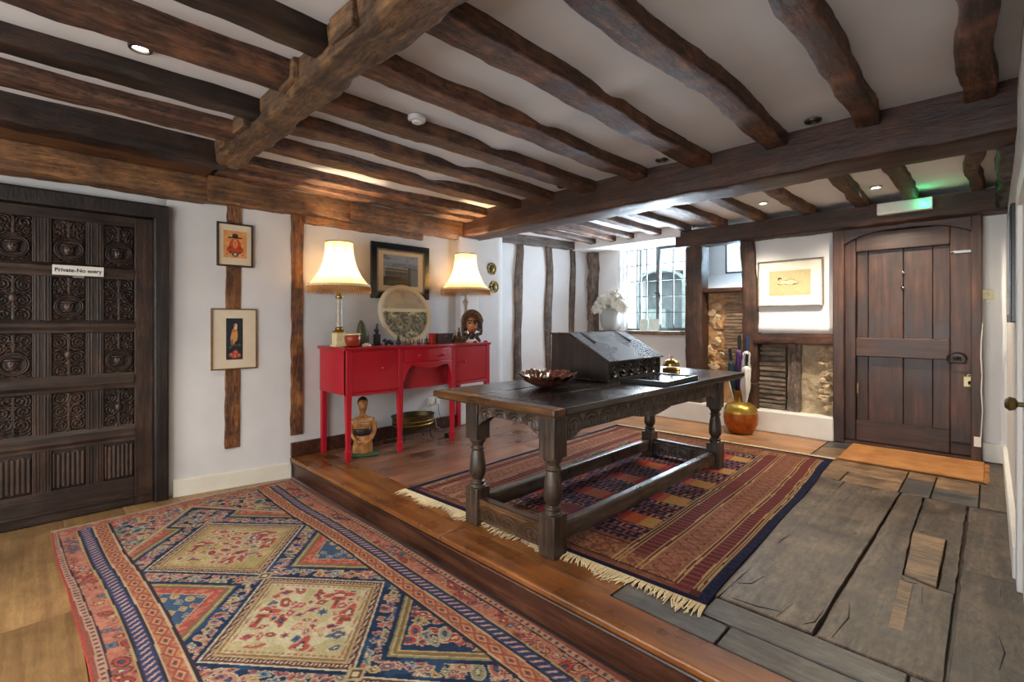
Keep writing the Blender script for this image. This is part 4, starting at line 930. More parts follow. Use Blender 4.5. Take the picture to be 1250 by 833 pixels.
for y, mt in ((TY0+0.02, 'table_x'), (TY1-0.08, 'table')):
    Lh = TX1-TX0-0.2; nu, nv = 120, 26
    U, T = np.meshgrid(np.linspace(TX0+0.1, TX1-0.1, nu+1), np.linspace(0, 1, nv+1)); Z = 0.03+T*0.125
    g = lunettes(U-TX0-0.1, Z, 0.05, 0.135, 0.165)
    MB().box(L(TX0+0.1, y+0.006, 0.03), L(TX1-0.1, y+0.06, 0.155)).build('stretcher', mt, tb, bevel=0.006)
    gridmesh('stretcher_carving', nu, nv, np.stack([U+1.90, y+0.004*g-2.95, Z], -1), mt, tb, cav=g*0.6)

# ---------------------------------------------------------------- things on the table
t = thing('slope_desk', 'black-brown oak slope top writing box with carved front, standing on the table', 'writing box', (-2.09, 3.135, TZ), 0.0)
y0, y1 = -0.365, 0.365
side = [(-0.25, 0.0), (0.25, 0.0), (0.25, 0.146), (-0.07, 0.318), (-0.25, 0.318)]
for ya, yb in ((y0, y0+0.018), (y1-0.018, y1)): MB().prism(side, 'xz', ya, yb).build('side_panel', 'desk_side', t, bevel=0.002)
MB().box((-0.25, y0+0.018, 0), (-0.235, y1-0.018, 0.318)).build('back_panel', 'desk', t)
MB().box((-0.262, y0-0.012, -0.0), (0.262, y1+0.012, 0.014)).build('plinth', 'desk', t, bevel=0.004)
MB().box((-0.26, y0-0.01, 0.318), (-0.075, y1+0.01, 0.330)).build('top_board', 'desk', t, bevel=0.003)
a = math.atan2(0.172, 0.32)
lid = [(-0.078, 0.318), (0.268, 0.318-0.346*math.tan(a)), (0.272, 0.318-0.346*math.tan(a)+0.010), (-0.074, 0.331)]
MB().prism(lid, 'xz', y0-0.012, y1+0.012).build('sloping_lid', 'desk', t, bevel=0.003)
for yy in (-0.24, 0.24): MB().prism([(-0.12, 0.331), (-0.075, 0.333), (0.06, 0.265), (0.058, 0.26), (-0.075, 0.327)], 'xz', yy-0.012, yy+0.012).build('strap_hinge', 'iron', t)
nu, nv = 150, 30; U, T = np.meshgrid(np.linspace(y0+0.018, y1-0.018, nu+1), np.linspace(0.014, 0.138, nv+1))
A = np.abs(U); g = np.cos(np.hypot((A % 0.11)-0.055, T-0.075)*170+np.arctan2(T-0.075, (A % 0.11)-0.055)*2)
edge = np.clip(np.minimum(T-0.02, 0.132-T)/0.008, 0, 1)*np.clip((A-0.03)/0.01, 0, 1)
gridmesh('carved_front', nu, nv, np.stack([0.243+0.006*g*edge, U, T], -1), 'desk', t, cav=np.clip(0.4-0.6*g, 0, 0.8)*edge)
MB().box((0.245, -0.02, 0.07), (0.252, 0.02, 0.138)).build('lock_plate', 'iron', t, bevel=0.002)

t = thing('reception_bell', 'brass reception call bell on the table beside the writing box', 'bell', (-1.83, 3.66, TZ))
MB().lathe([(0.052, 0), (0.055, 0.006), (0.050, 0.014), (0.053, 0.022), (0.046, 0.034), (0.02, 0.038)], n=32).build('base', 'brass', t, smooth=True)
MB().lathe([(0.046, 0.044), (0.048, 0.048), (0.044, 0.066), (0.032, 0.080), (0.012, 0.086), (0, 0.087)], n=32).build('dome', 'brass_bright', t, smooth=True)
MB().lathe([(0.006, 0.084), (0.005, 0.10), (0.013, 0.104), (0.013, 0.108), (0.004, 0.112), (0, 0.113)], n=16).build('plunger', 'brass', t, smooth=True); t.scale = (1.35, 1.35, 1.25)

t = thing('leather_tray', 'flat black leather document tray lying on the table edge before the writing box', 'tray', (-1.635, 3.10, TZ), 0.06)
MB().box((-0.17, -0.26, 0), (0.17, 0.26, 0.014)).build('base', 'black_leather', t, bevel=0.004)
for a_, b_ in (((-0.17, -0.26, 0.014), (-0.145, 0.26, 0.028)), ((0.145, -0.26, 0.014), (0.17, 0.26, 0.028)), ((-0.145, 0.235, 0.014), (0.145, 0.26, 0.028)), ((-0.145, -0.26, 0.014), (0.145, -0.235, 0.028))):
    MB().box(a_, b_).build('rim', 'black_leather', t, bevel=0.003)
MB().box((-0.13, -0.22, 0.0145), (0.13, 0.22, 0.020)).build('glossy_pad', plain('dark_glossy_pad', '2a2c33', 0.12, 0, '30323a'), t, bevel=0.002)

# carved dark wooden bowl with crinkled rim
t = thing('carved_bowl', 'shallow dark red-brown carved bowl with a crinkled shell rim, near end of the table', 'bowl', (-1.99, 2.31, TZ), math.radians(-48))
nr, na = 26, 120
R_, A_ = np.meshgrid(np.linspace(0, 1, nr+1), np.linspace(0, 2*PI, na+1), indexing='ij')
lump = 0.4*np.sin(A_*9)+0.4*np.sin(A_*5+1.3)+0.4*np.sin(A_*21)
outx = 0.20*(1+0.05*lump*R_**3)+0.03*np.exp(-((A_-0.0)/0.25)**2)*R_**4; outy = 0.15*(1+0.07*lump*R_**3)
X = R_*np.cos(A_)*outx; Y = R_*np.sin(A_)*outy
Zt = 0.012+0.078*R_**2.1+0.012*lump*R_**4+0.010*np.sin(A_*14+R_*9)*R_*(R_ < 0.98)
Zb = 0.0+0.070*R_**2.1+0.012*lump*R_**4
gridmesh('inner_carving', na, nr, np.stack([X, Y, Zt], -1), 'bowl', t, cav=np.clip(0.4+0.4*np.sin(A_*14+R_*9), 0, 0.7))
gridmesh('outer_shell', na, nr, np.stack([X*1.03, Y*1.03, Zb], -1), 'bowl', t, thick=0.0)
MB().tube([(-0.19, 0, 0.075), (-0.235, 0.004, 0.085), (-0.262, 0.0, 0.10)], [0.014, 0.011, 0.006], 8).build('stalk', 'bowl', t, smooth=True); t.scale = (1.2, 1.2, 0.95)

# ================================================================== RED SIDEBOARD
sb = thing('red_sideboard', 'glossy red painted bow-fronted sideboard on tapered legs against the lamp-lit wall', 'sideboard', (-4.15, 2.725, 0.0))
SY0, SY1 = 1.90, 3.55
def fx(y):   # front plane along y (bowed centre, gently bowed sides)
    if y < 2.42: return -3.895+0.035*math.sin((y-1.90)/0.52*PI*0.5)
    if y > 3.03: return -3.86-0.03*(1-math.sin((3.55-y)/0.52*PI*0.5))+0.0
    return -3.86+0.055*math.sin((y-2.42)/0.61*PI)
def LL(x, y, z): return (x+4.15, y-2.725, z)
def fronted(name, ya, yb, z0, z1, off, depth, mat='red', parent=sb, poly=None):
    n = max(3, int((yb-ya)/0.03)); ys = [ya+(yb-ya)*i/n for i in range(n+1)]
    vs = []; 
    for d in (off, off-depth):
        for y in ys: vs.append(LL(fx(y)+d, y, z0 if not poly else poly((y-ya)/(yb-ya))))
        for y in ys: vs.append(LL(fx(y)+d, y, z1))
    m = n+1; fs = []
    for i in range(n): fs += [(i, i+1, m+i+1, m+i), (2*m+i, 3*m+i, 3*m+i+1, 2*m+i+1), (m+i, m+i+1, 3*m+i+1, 3*m+i), (i, 2*m+i, 2*m+i+1, i+1)]
    fs += [(0, m, 3*m, 2*m), (n, 2*m+n, 3*m+n, m+n)]
    mb = MB(); mb.add(vs, fs); return mb.build(name, mat, parent, bevel=0.002)
# carcass: bottom / back / sides
def carcass(ya, yb, z0, name='carcass'):
    n = 14; ys = [ya+(yb-ya)*i/n for i in range(n+1)]
    poly = [(fx(y)-0.012+4.15, y-2.725) for y in ys]+[(-4.42+4.15, yb-2.725), (-4.42+4.15, ya-2.725)]
    MB().prism(poly, 'xy', z0, 0.968).build(name, 'red', sb)
carcass(1.905, 2.42, 0.572); carcass(2.42, 3.03, 0.80, 'drawer_carcass'); carcass(3.03, 3.545, 0.572)
MB().box(LL(-4.42, 2.42, 0.572), LL(-4.40, 3.03, 0.80)).build('back_board', 'red', sb)
n = 30; ys = [1.885+(3.565-1.885)*i/n for i in range(n+1)]
poly = [(fx(min(max(y, 1.9), 3.55))+0.018+4.15, y-2.725) for y in ys]+[(-4.43+4.15, 3.565-2.725), (-4.43+4.15, 1.885-2.725)]
MB().prism(poly, 'xy', 0.968, 0.985).build('top', 'red', sb, bevel=0.005)
poly2 = [(p[0]-0.007 if i < n+1 else p[0], p[1]) for i, p in enumerate(poly)]
MB().prism(poly2, 'xy', 0.960, 0.968).build('top_moulding', 'red', sb, bevel=0.002)
def knob(y, z, parent):
    MB().lathe([(0.005, -0.002), (0.005, 0.01), (0.013, 0.015), (0.014, 0.021), (0.008, 0.026), (0, 0.027)], LL(fx(y), y, z), 14, 0).build('knob', 'red2', parent, smooth=True)
dl = fronted('door', 1.955, 2.395, 0.60, 0.945, 0.0, 0.014); knob(2.22, 0.79, dl)
dr = fronted('door', 3.06, 3.50, 0.60, 0.945, 0.0, 0.014); knob(3.17, 0.80, dr)
dd = fronted('drawer', 2.455, 3.0, 0.835, 0.945, 0.002, 0.014); knob(2.585, 0.887, dd); knob(2.87, 0.887, dd)
def ogee(t):
    e = abs(t-0.5)*2
    return 0.765+0.02*math.cos(e*PI*1.0)*-1-(0.18 if e > 0.97 else 0)*0-0.17*max(0, (e-0.72)/0.28)**1.6+0.02
fronted('shaped_apron', 2.445, 3.01, 0.6, 0.825, 0.0, 0.016, poly=ogee)
fronted('arch_panel', 2.42, 3.03, 0.575, 0.80, -0.10, 0.01)
fronted('bottom_rail', 1.905, 2.42, 0.565, 0.585, 0.006, 0.02); fronted('bottom_rail', 3.03, 3.545, 0.565, 0.585, 0.006, 0.02); fronted('bottom_rail', 2.42, 3.03, 0.572, 0.585, -0.09, 0.02)
for y in (1.93, 2.42, 3.03, 3.525):
    w = 0.024; x = fx(y)-0.018
    m = MB()
    for za, zb, wa, wb_ in ((0.11, 0.968 if y not in (1.93, 3.525) or True else 0.57, 0.019, 0.026),):
        c = LL(x, y, 0); v = []
        for z, ww in ((0.10, 0.017), (0.57, 0.025), (0.965, 0.025)): v += [(c[0]-ww, c[1]-ww, z), (c[0]+ww, c[1]-ww, z), (c[0]+ww, c[1]+ww, z), (c[0]-ww, c[1]+ww, z)]
        f_ = [(0, 3, 2, 1), (8, 9, 10, 11)]
        for r in (0, 4):
            for i in range(4): j = (i+1) % 4; f_.append((r+i, r+j, r+4+j, r+4+i))
        m.add(v, f_)
    v = []
    for z, ww in ((0, 0.016), (0.02, 0.019), (0.085, 0.024), (0.10, 0.022), (0.105, 0.017)): v += [(c[0]-ww, c[1]-ww, z), (c[0]+ww, c[1]-ww, z), (c[0]+ww, c[1]+ww, z), (c[0]-ww, c[1]+ww, z)]
    f_ = [(0, 3, 2, 1), (16, 17, 18, 19)]
    for r in (0, 4, 8, 12):
        for i in range(4): j = (i+1) % 4; f_.append((r+i, r+j, r+4+j, r+4+i))
    lg = m.build('leg', 'red2', sb, bevel=0.003); MB().add(v, f_).build('spade_foot', 'red2', lg, bevel=0.002)
for y in (1.93, 3.525):
    m = MB(); c = LL(-4.395, y, 0); m.box((c[0]-0.022, c[1]-0.022, 0), (c[0]+0.022, c[1]+0.022, 0.572)); m.build('leg', 'red2', sb, bevel=0.003)
for ya in (1.9045, 3.5465): MB().box(LL(-4.37, ya-0.001, 0.61), LL(-3.95, ya+0.001, 0.93)).build('side_bead', 'red2', sb)
SZ = 0.985

# ---------------------------------------------------------------- table lamps
def shademat():
    m, nt, p = newmat('pleated_silk_shade'); out = nt.nodes['Material Output']
    d = ND(nt, 'ShaderNodeBsdfDiffuse'); d.inputs[0].default_value = c4('dccba0'); tr = ND(nt, 'ShaderNodeBsdfTranslucent'); tr.inputs[0].default_value = c4('e0cb9a')
    mx = ND(nt, 'ShaderNodeMixShader'); mx.inputs[0].default_value = 0.27; nt.links.new(d.outputs[0], mx.inputs[1]); nt.links.new(tr.outputs[0], mx.inputs[2]); nt.links.new(mx.outputs[0], out.inputs[0]); return m
M['shade'] = shademat()
M['fringe_orange'] = plain('orange_braid', 'b5763a', 0.8, 0, 'cc9352', 60)
M['braid'] = plain('cream_braid', 'cdb98e', 0.8, 0, 'ddcba3', 60)
M['bulb'] = plain('lit_bulb', 'fff0d0', 0.3, emit='ffdca0', estr=12)
def table_lamp(x, y, label, h0=0.0, watt=88, base='column'):
    t = thing('table_lamp', label, 'lamp', (x, y, SZ))
    if base == 'column':
        MB().box((-0.06, -0.06, 0), (0.06, 0.06, 0.02)).box((-0.048, -0.048, 0.02), (0.048, 0.048, 0.125)).build('plinth', 'ivory', t, bevel=0.004)
        MB().lathe([(0.062, 0.125), (0.064, 0.135), (0.045, 0.142), (0.035, 0.155), (0.036, 0.165), (0.03, 0.175)], n=24).build('collar', 'brass', t, smooth=True)
        MB().lathe([(0.029, 0.172), (0.030, 0.19), (0.027, 0.21), (0.024, 0.43)], n=24).build('column', 'grey_marble', t, smooth=True)
        MB().lathe([(0.024, 0.43), (0.034, 0.44), (0.034, 0.452), (0.018, 0.462), (0.014, 0.49), (0.012, 0.56)], n=20).build('capital', 'brass', t, smooth=True)
    else:
        MB().box((-0.06, -0.06, 0), (0.06, 0.06, 0.02)).build('plinth', 'ivory', t, bevel=0.004)
        MB().lathe([(0.045, 0.02), (0.05, 0.05), (0.03, 0.12), (0.022, 0.2), (0.02, 0.40), (0.03, 0.43), (0.034, 0.45), (0.016, 0.47), (0.012, 0.58)], n=24).build('column', 'grey_marble', t, smooth=True)
    zb = 0.535+h0; zt = 0.965+h0
    nP, nr = 96, 18; vs = []; fs = []
    for j in range(nr+1):
        q = j/nr; r = 0.272-0.152*(1-(1-q)**2.0) if False else 0.116+0.154*(1-q)**2.5+0.006*q; 
        for i in range(nP):
            a = 2*PI*i/nP; sc = 1-0.028*abs(math.sin(a*4))**0.5*(1-q*0.6)*-1-0.03; vs.append((r*sc*math.cos(a), r*sc*math.sin(a), zb+0.035+(zt-zb-0.035)*q))
    for j in range(nr):
        for i in range(nP): k = (i+1) % nP; fs.append((j*nP+i, j*nP+k, (j+1)*nP+k, (j+1)*nP+i))
    sdo = MB().add(vs, fs).build('shade', 'shade', t, smooth='full')
    b = MB(); b.torus((0, 0, zt), 0.121, 0.005, 2, 40); b.build('top_braid', 'gilt', sdo)
    b = MB(); b.lathe([(0.262, zb+0.052), (0.270, zb+0.050), (0.272, zb+0.03), (0.268, zb+0.026)], n=64); b.build('bottom_braid', 'braid', sdo)
    b = MB()
    for i in range(8):
        a = 2*PI*i/8; pts = []
        for j in range(nr+1):
            q = j/nr; r = (0.116+0.154*(1-q)**2.5+0.006*q)*0.972; pts.append((r*math.cos(a), r*math.sin(a), zb+0.035+(zt-zb-0.035)*q))
        b.tube(pts, 0.0032, 5)
    b.build('rib', 'braid', sdo)
    b = MB(); n = 64
    for i in range(n):
        a0 = 2*PI*i/n; a1 = 2*PI*(i+0.5)/n; a2 = 2*PI*(i+1)/n; R = 0.272
        P0 = lambda a, z: (R*math.cos(a), R*math.sin(a), z)
        b.tube([P0(a0, zb+0.03), P0(a1, zb-0.004), P0(a2, zb+0.03)], 0.0042, 4); b.tube([P0(a0, zb-0.004), P0(a1, zb+0.026), P0(a2, zb-0.004)], 0.0038, 4)
        b.tube([P0(a1, zb-0.002), P0(a1, zb-0.026)], [0.0055, 0.003], 4)
    fo = b.build('fringe', 'fringe_orange', sdo); 
    b = MB(); b.tube([(0, 0, zt-0.02), (0, 0, zt+0.028)], 0.003); b.ball((0, 0, zt+0.03), 0.007)
    for i in range(3): a = 2*PI*i/3; b.tube([(0, 0, zt-0.004), (0.118*math.cos(a), 0.118*math.sin(a), zt)], 0.002, 5)
    b.build('finial', 'brass', t)
    MB().ball((0, 0, 0.67+h0), 0.032, 14, 10, (1, 1, 1.25)).lathe([(0.014, 0.60+h0), (0.014, 0.64+h0)], n=12).build('bulb', 'bulb', t, smooth=True)
    lamp('lamp_light', 'POINT', (0, 0, 0.70+h0), watt, (1.0, 0.72, 0.42), parent=t, shadow_soft_size=0.045)
    return t
table_lamp(-4.16, 1.97, 'lit table lamp with fringed cream shade on marble column, left end of the red sideboard', -0.03)
table_lamp(-4.16, 3.44, 'lit table lamp with fringed shade behind the carved mask, right end of red sideboard', 0.01, base='plain')

# ================================================================== ON THE SIDEBOARD
def flower_blob(): pass
t = thing('china_plate', 'large round cream plate printed with a landscape, leaning on the wall behind the little figures', 'plate', (-4.33, 2.76, SZ+0.008))
# the disc leans back: built upright in local yz, tilted by the object's children transform
R0 = 0.308; nr, na = 60, 150
Rr, Aa = np.meshgrid(np.linspace(0, 1, nr+1), np.linspace(0, 2*PI, na+1), indexing='ij')
Yp = Rr*np.cos(Aa)*R0; Zp = Rr*np.sin(Aa)*R0; Xp = np.where(Rr > 0.8, 0.012*((Rr-0.8)/0.2), 0.0)
p = Paint(Yp, Zp, 'cdbd98')
f = fbm(Yp*14+3, Zp*14, 4, 5); f2 = fbm(Yp*50+3, Zp*50, 8, 3)
p.on((Rr < 0.86) & (Zp > 0.05), 'a8967a'); p.on((Rr < 0.86) & (Zp > 0.05) & (f > 0.52), '9a8a70'); p.on((Rr < 0.86) & (Zp > 0.02) & (Zp < 0.055), 'c9b893')
low = (Rr < 0.86) & (Zp < 0.02); p.on(low, '7d7558'); p.on(low & (f > 0.45), '968b6a'); p.on(low & (f2 > 0.55), '4f4a38'); p.on(low & (f > 0.55) & (f2 < 0.48), 'b3a683'); p.on(low & (np.abs(Zp+0.17-0.03*np.sin(Yp*30)) < 0.02) & (f > 0.45), '5b5c58')
p.on((np.abs(Rr-0.88) < 0.012), 'a8926a')
th = math.radians(14); c_, s_ = math.cos(th), math.sin(th)
XX = Xp*c_-(Zp+R0)*s_+0.03+0.06; ZZ = (Zp+R0)*c_+Xp*s_
gridmesh('plate_face', na, nr, np.stack([XX, Yp, ZZ], -1), 'plate_print', t, col=p.c)
gridmesh('plate_back', na, nr, np.stack([XX-0.014, Yp*0.995, ZZ], -1), 'braid', t)
m = MB(); m.torus((0, 0, 0), R0, 0.007, 0, 72, 6)
m.v = [((x*c_-(z+R0)*s_+0.095-0.002), y, (z+R0)*c_+x*s_) for x, y, z in m.v]; m.build('rim', 'mount', t, smooth=True)

t = thing('clay_pot', 'round red clay pot with a pale lid standing in front of the left lamp', 'pot', (-4.02, 2.03, SZ))
MB().lathe([(0.032, 0), (0.045, 0.01), (0.058, 0.05), (0.060, 0.075), (0.052, 0.09), (0.050, 0.095)], n=28).build('body', 'red_pot', t, smooth=True)
MB().lathe([(0.056, 0.092), (0.056, 0.10), (0.03, 0.108), (0.0, 0.11)], n=28).build('lid', 'ivory', t, smooth=True); t.scale = (1.2, 1.2, 1.15)
t = thing('brass_dish', 'small yellow brass dish on the front left corner of the red sideboard', 'dish', (-4.02, 1.955+0.0, SZ))
t.location = (-3.98, 1.945, SZ); t.scale = (0.6, 0.6, 0.8)
MB().lathe([(0.02, 0), (0.045, 0.006), (0.052, 0.014), (0.048, 0.014), (0.02, 0.008), (0, 0.008)], n=24).build('dish', 'gold_rim', t, smooth=True)
def rock(name, label, cat, loc, pts, mat, parts=None, seed=1, amp=0.25, group=None):
    """lumpy carved or natural form from stacked sections"""
    t = thing(name, label, cat, loc, 0, group)
    m = MB(); m.loft([((x, y, z), rx, ry, rz) for x, y, z, rx, ry, rz in pts], 18)
    m.v = [tuple(Vector(v)+noise.noise_vector(Vector(v)*40+Vector((seed, 0, 0)))*amp*0.012) for v in m.v]
    m.build('body', mat, t, smooth='full'); return t
rock('green_stone', 'pointed mossy green standing stone next to the red clay pot', 'stone', (-4.20, 2.215, SZ),
     [(0, 0, 0, 0.05, 0.06, 0), (0, 0, 0.04, 0.05, 0.062, 0), (0, 0.0, 0.12, 0.045, 0.056, 0), (0, -0.008, 0.19, 0.032, 0.035, 0), (0, -0.012, 0.235, 0.012, 0.012, 0)], 'green_stone', amp=0.9)
t = rock('shell_ornament', 'pale shell lying at the foot of the green standing stone', 'shell', (-4.0, 2.15, SZ), [(0, 0, 0, 0.03, 0.04, 0), (0, 0, 0.012, 0.032, 0.042, 0), (0, 0.005, 0.028, 0.014, 0.02, 0)], 'shell', seed=5, amp=0.6)
t = thing('black_bust', 'small black carved bust on a square pillar beside the green stone', 'figurine', (-4.16, 2.345, SZ))
MB().box((-0.026, -0.026, 0), (0.026, 0.026, 0.105)).box((-0.03, -0.03, 0), (0.03, 0.03, 0.012)).build('pillar', 'black_stone', t, bevel=0.003)
m = MB(); m.loft([((0, 0, 0.105), 0.014, 0.016, 0), ((0, 0, 0.12), 0.012, 0.016, 0), ((0, 0, 0.138), 0.02, 0.034, 0), ((0, 0, 0.152), 0.016, 0.026, 0), ((0, 0, 0.162), 0.009, 0.010, 0), ((0.002, 0, 0.17), 0.012, 0.011, 0), ((0.003, 0, 0.186), 0.015, 0.014, 0), ((0, 0, 0.20), 0.010, 0.010, 0), ((0, 0, 0.205), 0.003, 0.003, 0)], 16)
m.build('bust', 'black_stone', t, smooth='full')
t = thing('carved_beast', 'small black carved crouching animal between the bust and the pointed bottle', 'figurine', (-4.10, 2.44, SZ))
m = MB(); m.ball((0, 0, 0.03), 0.026, sc=(0.8, 1.7, 0.8)); m.ball((0.005, -0.05, 0.042), 0.016); m.ball((0.005, -0.064, 0.036), 0.009, sc=(1, 1.4, 0.8))
for sx in (-0.012, 0.014):
    for sy in (-0.032, 0.032): m.tube([(sx, sy, 0.025), (sx, sy, 0.0)], [0.009, 0.007], 8)
m.tube([(0, 0.042, 0.035), (0, 0.06, 0.03), (0, 0.07, 0.015)], [0.006, 0.004, 0.003], 6)
for e in (-1, 1): m.ball((0.005+0.008*e, -0.044, 0.057), 0.006)
m.build('body', 'black_stone', t, smooth='full')
t = thing('pointed_bottle', 'tiny dark green bottle with a pointed stopper on the red sideboard', 'bottle', (-4.10, 2.545, SZ))
MB().lathe([(0.018, 0), (0.022, 0.01), (0.020, 0.04), (0.011, 0.055), (0.010, 0.062)], n=18).build('body', 'black_stone', t, smooth=True)
MB().lathe([(0.016, 0.06), (0.016, 0.066), (0.008, 0.085), (0.0, 0.108)], n=14).build('stopper', 'green_stone', t, smooth=True)
# row of little figures
first = None
for i in range(8):
    y = 2.60+0.03*i+(0.012 if i > 3 else 0); x = -4.06+0.008*math.sin(i*2.1)
    if first is None:
        first = thing('miniature_figure', 'thumb-sized brown figure in the row before the big round plate', 'figurine', (x, y, SZ), 0, 'row of miniature figures before the plate')
        MB().lathe([(0.009, 0), (0.009, 0.006), (0.006, 0.008)], n=10).build('base', 'carved_brown', first, smooth=True)
        m = MB(); m.loft([((0, 0, 0.006), 0.006, 0.008, 0), ((0, 0, 0.02), 0.005, 0.007, 0), ((0, 0, 0.034), 0.006, 0.010, 0), ((0, 0, 0.041), 0.003, 0.003, 0), ((0, 0, 0.047), 0.0055, 0.0055, 0), ((0, 0, 0.056), 0.002, 0.002, 0)], 10); m.build('body', 'carved_brown', first, smooth='full')
    else:
        c = first.copy(); C.objects.link(c); c.location = (x, y, SZ); c.rotation_euler = (0, 0, i*0.7); c.scale = (1, 1, 0.88+0.07*((i*3) % 4))
        for ch in [q for q in bpy.data.objects if q.parent == first]:
            d = ch.copy(); C.objects.link(d); d.parent = c
t = rock('bronze_figurine', 'small olive bronze standing figurine at the right end of the miniature row', 'figurine', (-4.08, 2.862, SZ), [(0, 0, 0, 0.02, 0.024, 0), (0, 0, 0.01, 0.018, 0.022, 0), (0, 0, 0.016, 0.008, 0.012, 0), (0, 0, 0.045, 0.009, 0.016, 0), (0, 0, 0.055, 0.004, 0.005, 0), (0, 0, 0.066, 0.007, 0.007, 0), (0, 0, 0.075, 0.003, 0.003, 0), (0, 0, 0.10, 0.002, 0.002, 0)], 'brass_dark', seed=9, amp=0.2)
t = thing('red_box', 'upright red box pressed against the dark brown casket on the sideboard', 'box', (-4.06, 2.915, SZ))
MB().box((-0.03, -0.024, 0), (0.03, 0.024, 0.105)).build('body', 'red_book', t, bevel=0.003)
MB().box((-0.031, -0.025, 0.075), (0.031, 0.025, 0.078)).build('lid_seam', 'carved_brown', t)
t = thing('brown_casket', 'dark brown lacquered casket with flared sides beside the red box', 'box', (-4.06, 3.04, SZ))
MB().add([(-0.055, -0.085, 0), (0.055, -0.085, 0), (0.055, 0.085, 0), (-0.055, 0.085, 0), (-0.065, -0.10, 0.092), (0.065, -0.10, 0.092), (0.065, 0.10, 0.092), (-0.065, 0.10, 0.092)], [(0, 3, 2, 1), (0, 1, 5, 4), (1, 2, 6, 5), (2, 3, 7, 6), (3, 0, 4, 7), (4, 5, 6, 7)]).build('body', 'brown_box', t, bevel=0.003)
MB().box((-0.068, -0.103, 0.092), (0.068, 0.103, 0.104)).build('lid', 'brown_box', t, bevel=0.004)
MB().ball((0.064, 0, 0.075), 0.007).build('clasp', 'brass', t)
t = thing('carved_group', 'brown carving of a seated figure with a tall staff on a stepped base', 'figurine', (-4.05, 3.235, SZ))
MB().box((-0.04, -0.072, 0), (0.04, 0.072, 0.02)).box((-0.032, -0.06, 0.02), (0.032, 0.06, 0.032)).build('base', 'carved_brown', t, bevel=0.003)
m = MB(); m.loft([((0, 0.02, 0.03), 0.03, 0.036, 0), ((0, 0.02, 0.06), 0.026, 0.032, 0), ((0, 0.022, 0.09), 0.018, 0.02, 0), ((0, 0.022, 0.115), 0.014, 0.018, 0), ((0, 0.022, 0.125), 0.007, 0.007, 0), ((0.002, 0.022, 0.14), 0.012, 0.011, 0), ((0, 0.022, 0.158), 0.008, 0.008, 0), ((0, 0.022, 0.166), 0.002, 0.002, 0)], 16)
m.tube([(0.01, 0.0, 0.10), (0.025, -0.018, 0.075)], [0.008, 0.006]); m.build('seated_figure', 'carved_brown', t, smooth='full')
m = MB(); m.loft([((0, -0.035, 0.03), 0.02, 0.022, 0), ((0, -0.035, 0.055), 0.016, 0.018, 0), ((0, -0.035, 0.075), 0.01, 0.01, 0), ((0, -0.035, 0.085), 0.004, 0.004, 0)], 14); m.build('attendant', 'carved_brown', t, smooth='full')
MB().tube([(0, -0.02, 0.03), (0, -0.018, 0.135)], [0.004, 0.002], 6).build('staff', 'brass_dark', t)

# painted mask with arched headdress
t = thing('carved_mask', 'dark carved face mask with arched headdress and orange painted face on the sideboard', 'mask', (-3.97, 3.37, SZ+0.010), -0.55)
m = MB()
prof = [(0.095*math.cos(a), 0.17+0.11*math.sin(a)) for a in [PI*i/18 for i in range(19)]]
outer = [(u, v) for u, v in prof]; poly = [(0.095, 0.10)]+outer+[(-0.095, 0.10)]
m.prism(poly, 'yz', -0.03, 0.012); m.build('headdress', 'mask_paint', t, bevel=0.006)
m = MB(); m.tube([(0.014, 0.092*math.cos(a), 0.17+0.105*math.sin(a)) for a in [PI*i/18 for i in range(19)]], 0.010)
for i in range(15): a = PI*(i+0.5)/15; m.ball((0.02, 0.076*math.cos(a), 0.17+0.088*math.sin(a)), 0.009, 8, 6)
m.build('headdress_rim', 'carved_brown', t, smooth=True)
m = MB(); m.ball((0.005, 0, 0.145), 0.06, 20, 14, (0.62, 0.85, 1.25)); m.build('face', 'mask_face', t, smooth='full')
m = MB(); m.tube([(0.038, 0, 0.185), (0.056, 0, 0.145), (0.062, 0, 0.13)], [0.006, 0.010, 0.014]); m.ball((0.05, 0, 0.128), 0.016, sc=(0.8, 1.3, 0.7)); m.build('nose', 'fig_wood', t, smooth='full')
m = MB()
for s_2 in (-1, 1): m.ball((0.038, 0.024*s_2, 0.163), 0.012, sc=(0.5, 1.1, 0.6)); m.tube([(0.036, 0.008*s_2, 0.182), (0.036, 0.03*s_2, 0.186), (0.026, 0.044*s_2, 0.176)], 0.005)
m.build('eyes', 'black_stone', t, smooth=True)
m = MB(); m.ball((0.04, 0, 0.10), 0.02, sc=(0.5, 1.2, 0.5)); m.build('mouth', 'red_book', t, smooth=True)
m = MB()
for s_2 in (-1, 1):
    m.tube([(0, 0.05*s_2, 0.12), (0.0, 0.085*s_2, 0.095), (0.0, 0.08*s_2, 0.07), (0.0, 0.05*s_2, 0.06)], [0.02, 0.018, 0.016, 0.012])
    m.tube([(0, 0.035*s_2, 0.07), (0.0, 0.05*s_2, 0.03), (0.0, 0.075*s_2, 0.0)], [0.026, 0.018, 0.012])
m.tube([(0, 0, 0.09), (0, 0, 0.02)], [0.03, 0.02]); m.build('beard_and_legs', 'mask_paint', t, smooth='full'); t.scale = (1.22, 1.22, 1.22)
for (yy, xx, lab) in ((3.36, -3.90, 'small orange shell lying left of the foot of the carved mask'), (3.50, -3.89, 'small orange shell lying right of the foot of the carved mask')):
    rock('orange_shell', lab, 'shell', (xx, yy, SZ), [(0, 0, 0, 0.018, 0.03, 0), (0, 0, 0.01, 0.018, 0.03, 0), (0, 0, 0.022, 0.008, 0.012, 0)], 'red_pot', seed=yy, amp=0.3)

